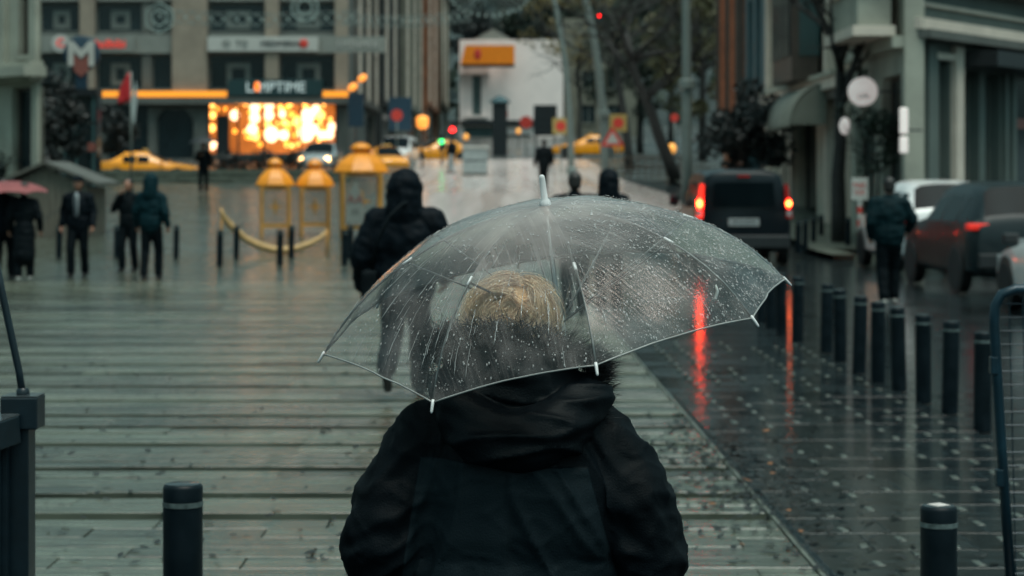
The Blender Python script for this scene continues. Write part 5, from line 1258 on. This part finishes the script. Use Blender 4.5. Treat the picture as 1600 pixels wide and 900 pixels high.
text_obj('lettering', 'AA', .3, M['logobrown'], (0, -.01, .1), o, .003); text_obj('lettering', 'IIII', .2, M['greywall'], (0, -.01, -.2), o, .003)
pts = []
for i in range(25):
    f = i/24; px = 345+(518-345)*f; py = 328+(391-328)*(1-(2*(f-.5)+.18)**2*1.0 if False else math.sin(min(1, f*1.15+.0)*math.pi*.62)/1.0)
    pts.append((px, py))
ctrl = [(345, 326), (349, 338), (358, 350), (370, 362), (385, 374), (405, 384), (425, 390), (445, 391), (465, 388), (485, 380), (500, 372), (512, 360)]
ra = thing('rope_arc', 'golden sagging rope arc hung low in front of the lanterns', 'decoration', (0, 0, 0))
MB().tube([W(a, b, 44.8+i*.1) for i, (a, b) in enumerate(ctrl)], [.03, .06, .075, .08, .08, .085, .085, .085, .08, .07, .05, .03], 8).build('rope', M['rope'], ra, True)
for a, b in ((346, 328), (511, 361)):
    q = W(a, b, 45.2); MB().cyl((q.x, q.y, 0), (q.x, q.y, q.z+.05), .025, .02, 8).build('stake', M['yellowdull'], ra, True)

# ================================================================== hut on the left
hut = thing('wooden_hut', 'low pale wooden hut with a gabled roof behind the people on the left', 'hut', (0, 0, 0))
dh = 50.5; hz = lambda py: HC-(py-272)*dh/FP; hx = lambda px: (px-800)*dh/FP
x0, xm, x1 = hx(-30), hx(72), hx(150); zt, zr, zl = hz(256), hz(287), hz(300); g0 = gz(dh)
nb = 16
for i in range(nb):
    a = x0+.1+(x1-x0-.3)*i/nb; b = x0+.1+(x1-x0-.3)*(i+1)/nb-.012
    zz = min(zl+(zt-zl)*((a+b)/2-x0)/(xm-x0), zr+(zt-zr)*(x1-(a+b)/2)/(x1-xm))-.12
    MB().bb((a, dh, g0), (b, dh+.04, zz)).build('board', M['hutwood'], hut)
MB().bb((x0+.1, dh+.05, g0), (x1-.2, dh+2.2, zr-.1)).build('body', M['hutwood'], hut)
for (xa_, za_), (xb_, zb_) in (((x0-.2, zl-.1), (xm, zt)), ((xm, zt), (x1+.1, zr-.05))):
    t = Vector((xb_-xa_, 0, zb_-za_)); nn = Vector((-t.z, 0, t.x)).normalized()*.07
    mb = MB(); q = [Vector((xa_, dh-.25, za_)), Vector((xb_, dh-.25, zb_)), Vector((xb_, dh+2.4, zb_)), Vector((xa_, dh+2.4, za_))]
    mb.add(q+[v+nn for v in q], [(0, 1, 2, 3), (4, 7, 6, 5), (0, 4, 5, 1), (1, 5, 6, 2), (2, 6, 7, 3), (3, 7, 4, 0)]); mb.build('roof_side', M['hutroof'], hut)
MB().bar((hx(60), dh-.35, hz(352)), (hx(104), dh-.35, hz(322)), .05, .05).build('brace', M['hutroof'], hut)

# ================================================================== metro totem, flag
dm = 75.0; g0 = gz(dm); s_ = FP/dm
mt_ = thing('metro_totem', 'round metro sign with a white M above a dark glazed column', 'sign', ((128-800)/s_, dm, g0))
zc = HC+(272-84)/s_-g0
mm = MB().lathe([(.62, -.1), (.66, -.08), (.66, .08), (.62, .1)], n=32).mesh('disc'); mm.transform(Matrix.Rotation(R(90), 4, 'X')); q = obj('disc', mm, M['signnavy'], mt_, 'a'); q.location = (0, 0, zc)
k = .48
MB().prism([(-k, -k*.95), (-k, k*.95), (-k*.62, k*.95), (0, k*.28), (k*.62, k*.95), (k, k*.95), (k, -k*.95), (k*.58, -k*.95), (k*.58, k*.2), (0, -k*.4), (-k*.58, k*.2), (-k*.58, -k*.95)], -.16, -.11, lambda a, b, c: Vector((a, c, b+zc))).build('letter_m', M['signwhite'], mt_)
MB().prism([(-.27, -.02), (0, -.26), (.27, -.02), (.27, -.62), (0, -.86), (-.27, -.62)], -.15, -.105, lambda a, b, c: Vector((a, c, b+zc))).build('emblem', M['logobrown'], mt_)
MB().bb((-.2, -.1, zc-1.3), (.2, .1, zc-.6)).build('neck', M['signnavy'], mt_)
MB().bb((-.65, -.5, zc-1.55), (.65, .5, zc-1.3)).build('head_beam', M['signblack'], mt_)
for x in (-.58, -.12, .5): MB().bb((x-.05, -.42, .1), (x+.05, -.3, zc-1.55)).build('mullion', M['glassteal'], mt_)
MB().bb((-.62, -.3, 0), (.62, .45, zc-1.55)).build('column', M['glassdark'], mt_)
MB().bb((.3, -.44, 1.4), (.58, -.4, 1.7)).build('plate', M['logobrown'], mt_)
df = 72.0; g0 = gz(df)
fl = thing('flag_pole', 'slim pole with a hanging red flag in front of the orange strip', 'flag', ((205-800)*df/FP, df, g0)); zt = HC+(272-112)*df/FP-g0
MB().cyl((0, 0, 0), (0, 0, zt), .045, .03, 8).build('pole', M['poleg'], fl, True)
def flag(pts0, name, mt):
    mb = MB(); n = 8; vs = []
    for i in range(n+1):
        f = i/n; z = zt-.05-f*1.0; w_ = .12+.34*math.sin(min(1, f*1.2)*math.pi/2); 
        for j in range(5): x = -w_*j/4; vs.append((x, .05*math.sin(j*1.9+f*4), z-.1*j/4*f))
    for i in range(n):
        for j in range(4): a = i*5+j; mb.f.append((a, a+1, a+6, a+5))
    mb.v = vs; o_ = mb.build(name, mt, fl, True, fix=False); sm = o_.modifiers.new('s', 'SOLIDIFY'); sm.thickness = .01
flag(None, 'flag', M['flagred'])
MB().prism([(.02, zt-1.0), (.17, zt-.3), (.22, zt-.9), (.12, zt-1.9), (.03, zt-1.6)], -.02, .02, lambda a, b, c: Vector((a, c, b))).build('pennant', M['flagpale'], fl)

# ================================================================== lamp posts, signals, signs
def post(name, label, ctrl, d, r0, r1, collar=None, mt='poleg', arm=None):
    pts = [W(px, py, d) for px, py in ctrl]; b = Vector((pts[0].x, d, gz(d)))
    o = thing(name, label, 'lamp post', b)
    q = [Vector((0, 0, 0))]+[p-b for p in pts if p.z > b.z+.2]
    n = len(q); MB().tube(q, [r0+(r1-r0)*i/(n-1) for i in range(n)], 12).build('pole', M[mt], o, True)
    if collar: c = W(*collar, d)-b; MB().lathe([(r0*1.05, -.14), (r0*1.45, -.1), (r0*1.45, .1), (r0*1.0, .15)], (c.x, c.y, c.z), 14).build('collar', M[mt], o, 'a')
    MB().lathe([(r0*1.5, 0), (r0*1.5, .3), (r0*1.1, .4)], n=12).build('base', M[mt], o, 'a')
    e = q[-1]; dv = (q[-1]-q[-2]).normalized()
    hd = MB().bb((e.x-.9, e.y-.15, e.z-.02), (e.x+.1, e.y+.15, e.z+.12)).build('lamp_head', M['poledark'], o, bevel=.04)
    return o
post('lamp_post', 'tall thick grey lamp post with a ring collar left of the black van', [(1073, 400), (1073, 240), (1073, 130), (1072, 0), (1071, -200)], 55, .155, .1, (1073, 132))
post('lamp_post', 'grey lamp post leaning left behind the warning triangle', [(946, 300), (945, 250), (942, 180), (935, 110), (924, 40), (905, -40), (880, -90)], 88, .2, .13, (943, 178))
post('lamp_post', 'thinner grey lamp post leaning left beside the taxi', [(893, 300), (892, 240), (889, 170), (882, 90), (868, 10), (850, -60)], 97, .16, .11)
def signal(label, px, py, d, col):
    p = W(px, py, d); o = thing('traffic_light', label, 'traffic light', (p.x, d, gz(d))); z = p.z-gz(d)
    MB().cyl((0, .12, 0), (0, .12, z+.5), .05, .05, 8).build('pole', M['poledark'], o, True)
    MB().bb((-.16, -.08, z-.5), (.16, .08, z+.5)).build('housing', M['signblack'], o, bevel=.02)
    for i, dz in enumerate((.32, 0, -.32)):
        m_ = M[col] if (col == 'stopred' and i == 0) or (col == 'gogreen' and i == 2) else M['glassdark']
        zz = z+dz-(.32 if col == 'stopred' else -.32)
    for i, dz in enumerate((0, -.3, -.6) if col == 'stopred' else (.6, .3, 0)):
        lit = (i == 0) if col == 'stopred' else (i == 2)
        MB().ell((0, -.1, z+dz*.66), (.13, .04, .13)).build('lens', M[col] if lit else M['glassdark'], o, True)
    return o
signal('traffic light glowing red at the end of the ramp', 707, 203, 110, 'stopred'); signal('traffic light glowing green beside the small taxi', 690, 221, 112, 'gogreen')
p = W(937, 24, 100); o = thing('traffic_light', 'red signal lamp hanging high between the lamp posts', 'traffic light', p)
MB().bb((-.15, 0, -.4), (.15, .2, .2)).build('housing', M['signblack'], o, bevel=.02); MB().ell((0, -.02, 0), (.06, .03, .06)).build('lens', M['stopred'], o, True); MB().cyl((0, .1, .2), (0, .1, 2.5), .02, n=6).build('hanger', M['poledark'], o)
def street_sign(name, label, px, py, d, shape, r, col, rim=None, ground=True):
    p = W(px, py, d); g = gz(d); o = thing(name, label, 'sign', (p.x, d, g)); z = p.z-g
    MB().cyl((0, .06, 0), (0, .06, z+r), .04, n=8).build('post', M['poleg'], o, True)
    fr = lambda a, b, c: Vector((a, c, b+z))
    if shape == 'disc':
        circ = lambda q: [(q*math.cos(2*math.pi*i/20), q*math.sin(2*math.pi*i/20)) for i in range(20)]
        MB().prism(circ(r), 0, .03, fr).build('plate', M[col], o)
        if rim: MB().prism(circ(r*.7), -.012, -.002, fr).build('face', M[rim], o)
    elif shape == 'tri':
        tr = lambda q: [(-q, -q*.62), (q, -q*.62), (0, q*1.1)]
        MB().prism(tr(r), 0, .03, fr).build('plate', M[col], o); MB().prism([(a, b-.02*r) for a, b in tr(r*.58)], -.012, -.002, fr).build('face', M[rim], o)
    else:
        MB().prism([(-r, -r), (r, -r), (r, r), (-r, r)], 0, .03, fr).build('plate', M[col], o)
        if rim: circ = [(r*.62*math.cos(2*math.pi*i/20), r*.62*math.sin(2*math.pi*i/20)) for i in range(20)]; MB().prism(circ, -.012, -.002, fr).build('face', M[rim], o)
    return o
street_sign('warning_sign', 'red edged warning triangle on the leaning lamp post', 957, 217, 86, 'tri', .5, 'signred', 'signwhite')
street_sign('road_sign', 'yellow square sign with a red disc behind the warning triangle', 966, 192, 90, 'sq', .38, 'signyellow', 'signred')
street_sign('road_sign', 'yellow square sign with a red disc left of the thinner lamp post', 876, 197, 100, 'sq', .4, 'signyellow', 'signred')
street_sign('stop_sign', 'red round sign by the white building left of the dark cabin', 784, 178, 140, 'disc', .44, 'signred', None)
street_sign('stop_sign', 'red round sign just left of the black board', 822, 191, 142, 'disc', .44, 'signred', None)
street_sign('stop_sign', 'red round sign above the white minibus', 620, 180, 118, 'disc', .34, 'signred', None)
street_sign('stop_sign', 'small red round sign left of the tall lamp post', 1054, 184, 100, 'disc', .2, 'signred', None)
for px, py, lb in ((556, 172, 'tall navy blue board at the corner of the office building'), (625, 178, 'wide navy blue board above the white minibus')):
    wd = 24 if px < 600 else 36; o, w_, h_ = plate_sign('blue_board', lb, px-wd/2, py-26, px+wd/2, py+26, 123.5, M['signnavy'], .15)
    MB().cyl((w_/2, .07, -6+h_*0), (w_/2, .07, 0), .06, n=8).build('post', M['poledark'], o)
# orange globe lamp
p = W(660, 191, 105); o = thing('street_lantern', 'glowing orange globe lamp right of the white minibus', 'lamp', (p.x, 105, gz(105))); z = p.z-gz(105)
MB().cyl((0, 0, 0), (0, 0, z-.3), .05, n=8).build('pole', M['poledark'], o, True); MB().lathe([(.16, -.34), (.3, -.2), (.32, .2), (.24, .3), (.05, .36)], (0, 0, z), 14).build('globe', M['orangelamp'], o, True)
for i, (px, py, r) in enumerate(((551, 136, .3), (566, 122, .28))):
    p = W(px, py, 121); o = thing('wall_lamp', ['lower of two glowing orange oval lamps at the corner of the office building', 'upper of two glowing orange oval lamps at the corner of the office building'][i], 'lamp', p, 0, 'oval orange lamps')
    MB().ell((0, 0, 0), (r*1.05, .1, r*.7), Matrix.Rotation(R(-32), 3, 'Y')).build('shade', M['orangelamp'], o, True); MB().cyl((0, .1, 0), (0, 4.5, 0), .03, n=6).build('arm', M['poledark'], o)
for i, (px, py, d) in enumerate(((788, 213, 170), (810, 205, 170), (1050, 232, 95), (728, 214, 150))):
    p = W(px, py, d); o = thing('street_lantern', ['small amber lamp under the first red round sign', 'small amber lamp under the second red round sign', 'small amber lamp at the foot of the tall lamp post', 'small amber lamp above the grey cabinet'][i], 'lamp', (p.x, d, gz(d)), 0, 'small amber lamps'); z = p.z-gz(d)
    MB().cyl((0, 0, 0), (0, 0, z-.1), .04, n=6).build('pole', M['poledark'], o); MB().ell((0, 0, z), (.2, .2, .24)).build('globe', M['lamppale'], o, True)
# dark board and cabin by the white building, grey cabinet on the ramp
p = W(852, 208, 150); g = gz(150); o = thing('black_board', 'large black board with stripes in front of the white building', 'board', (p.x, 150, g))
MB().bb((-.85, 0, W(0, 212, 150).z-g), (.85, .2, W(0, 164, 150).z-g)).build('panel', M['signblack'], o)
for i in range(3): MB().bb((-.8, -.03, W(0, 205-i*12, 150).z-g), (.8, -.005, W(0, 204-i*12, 150).z-g)).build('stripe', M['poledark'], o)
for s in (-.7, .7): MB().bb((s-.06, .03, 0), (s+.06, .15, W(0, 212, 150).z-g)).build('leg', M['poledark'], o)
p = W(781, 200, 138); g = gz(138); o = thing('dark_kiosk', 'narrow dark kiosk under the red round sign', 'kiosk', (p.x, 138.5, g))
MB().bb((-.5, 0, 0), (.5, 1, W(0, 160, 138).z-g)).build('body', M['signblack'], o); MB().lathe([(.72, 0), (.7, .1), (.3, .4), (.05, .5)], (0, .5, W(0, 160, 138).z-g), 12).build('roof', M['tealwall'], o)
p = W(742, 262, 96); g = gz(96); o = thing('grey_cabinet', 'grey metal cabinet with pale lid on the bright ramp', 'cabinet', (p.x, 96, g)); z = W(0, 228, 96).z-g
MB().bb((-.58, 0, .12), (.58, .8, z-.12)).build('body', M['binmetal'], o, bevel=.02); MB().bb((-.64, -.06, z-.119), (.64, .86, z)).build('lid', M['signwhite'], o, bevel=.02); MB().bb((-.6, -.02, 0), (.6, .82, .119)).build('plinth', M['greywall'], o)
MB().bb((-.54, -.02, z*.5), (.54, -.001, z*.53)).build('seam', M['poledark'], o)
# striped no-parking stand on the right
d = 45; p = W(1343, 295, d); o = thing('no_parking_stand', 'white sign with red lettering on a red and white striped post', 'sign', (p.x, d, .0)); z0_ = W(0, 313, d).z; z1_ = W(0, 278, d).z
MB().bb((-.185, -.02, z0_), (.185, .02, z1_)).build('board', M['signwhite'], o, bevel=.01)
text_obj('lettering', 'PARK', .15, M['signred'], (0, -.025, (z0_+z1_)/2+.08), o, .002, sx=.8); text_obj('lettering', 'YOK', .15, M['signred'], (0, -.025, (z0_+z1_)/2-.08), o, .002, sx=.8)
n = 8
for i in range(n): a, b = .08+(z0_-.08)*i/n, .08+(z0_-.08)*(i+1)/n; MB().cyl((0, 0, a), (0, 0, b), .055, n=12).build('stripe', M['signred'] if i % 2 == 0 else M['signwhite'], o, 'a')
MB().lathe([(.26, 0), (.25, .06), (.08, .079)], n=14).build('base', M['plastic'], o, 'a')
# round shop sign, small lit sign, vertical lit sign
p = W(1348, 143, 46.5); o = thing('round_sign', 'round white lit shop sign on the right side of the street', 'sign', p)
mm = MB().lathe([(.3, -.09), (.33, -.07), (.33, .07), (.3, .09)], n=28).mesh('disc'); mm.transform(Matrix.Rotation(R(90), 4, 'X')); obj('disc', mm, M['signlit'], o, 'a')
text_obj('lettering', 'cafe', .17, M['spandrel'], (0, -.1, -.1), o, .003); MB().bb((.33, -.02, -.02), (.95, .02, .02)).build('bracket', M['poledark'], o)
p = W(1320, 197, 46.8); o = thing('small_lit_sign', 'small white glowing sign beside the bare black trunk', 'sign', p); MB().ell((0, 0, 0), (.13, .06, .2)).build('lamp', M['signlit'], o, True); MB().bb((.1, -.01, -.01), (1.0, .01, .01)).build('bracket', M['poledark'], o)
p = W(1412, 205, 43.7); o = thing('vertical_lit_sign', 'tall narrow white glowing sign at the dark shop entrance', 'sign', p)
for i, (a, b) in enumerate(((-.47, -.12), (-.06, .5))): MB().bb((-.09, -.05, a), (.09, .05, b)).build('panel', M['signlit'], o, bevel=.03)
MB().bb((.09, -.01, 0), (.4, .01, .04)).build('bracket', M['poledark'], o)
# garlands hung over the street
def garland(label, a, b, d, gap, seed, badge=None):
    rr = random.Random(seed); o = thing('street_garland', label, 'garland', (0, 0, 0)); n = 16
    P0 = [W(a[0]+(b[0]-a[0])*i/n, a[1]+(b[1]-a[1])*i/n+6*math.sin(math.pi*i/n), d) for i in range(n+1)]; dz = Vector((0, 0, gap*d/FP))
    MB().tube(P0, .014, 5).build('upper_wire', M['wire'], o); MB().tube([p-dz for p in P0], .014, 5).build('lower_wire', M['wire'], o)
    for i in range(n):
        MB().tube([P0[i], P0[i+1]-dz], .02, 4).build('lattice_bar', M['wire'], o); MB().tube([P0[i]-dz, P0[i+1]], .02, 4).build('lattice_bar', M['wire'], o)
        c = (P0[i]+P0[i+1])/2-dz*.5; mb = MB().ell(c, (.06, .05, .06), n=8, m=5).build('bulb', M['garland'], o, True)
    return o
garland('white lattice garland strung across the street in front of the office building', (240, 14), (560, 16), 85, 20, 1)
garland('white lattice garland strung further right over the narrow facades', (535, 22), (735, 16), 95, 17, 2)
def badge(label, px, py, d, r, n):
    o = thing('hanging_ornament', label, 'ornament', W(px, py, d)); pts = [(r*math.cos(2*math.pi*i/n+R(30)), r*math.sin(2*math.pi*i/n+R(30))) for i in range(n+1)]
    for f in (1, .55): MB().tube([Vector((a*f, 0, b*f)) for a, b in pts], .035, 5).build('ring', M['garland'], o)
    for a, b in pts[:-1]: MB().tube([Vector((a*.55, 0, b*.55)), Vector((a, 0, b))], .025, 4).build('spoke', M['wire'], o)
    MB().tube([Vector((0, 0, r)), Vector((0, 0, r+3))], .012, 4).build('hanger', M['wire'], o)
badge('hexagonal light ornament hanging at the left end of the garland', 249, 28, 84, .62, 6); badge('round light ornament hanging above the lamp shop', 476, 12, 84, .55, 12)
st_ = thing('star_ornament', 'fan of pale light strings hung above the orange billboard', 'ornament', W(765, 22, 110))
for i in range(14):
    a = R(200+140*i/13); MB().tube([Vector((0, 0, 1.2)), Vector((math.cos(a)*2.2, 0, 1.2+math.sin(a)*1.3))], .022, 4).build('string', M['wire'], st_)
    MB().ell((math.cos(a)*2.2, 0, 1.2+math.sin(a)*1.3), (.08, .05, .08), n=8, m=5).build('bulb', M['garland'], st_, True)
# low railing and benches on the far right of the ramp
rl = thing('street_railing', 'low brown railing along the upper street right of the taxi', 'railing', (0, 0, 0)); d = 92
for i in range(10):
    q = W(975+i*11, 0, d); MB().bb((q.x-.03, d, gz(d)), (q.x+.03, d+.06, gz(d)+1.0)).build('post', M['framebrown'], rl)
q0, q1 = W(970, 0, d), W(1078, 0, d)
for z in (.5, .95): MB().bb((q0.x, d+.07, gz(d)+z), (q1.x, d+.12, gz(d)+z+.08)).build('rail', M['framebrown'], rl)

bpy.data.scenes.remove(TS)
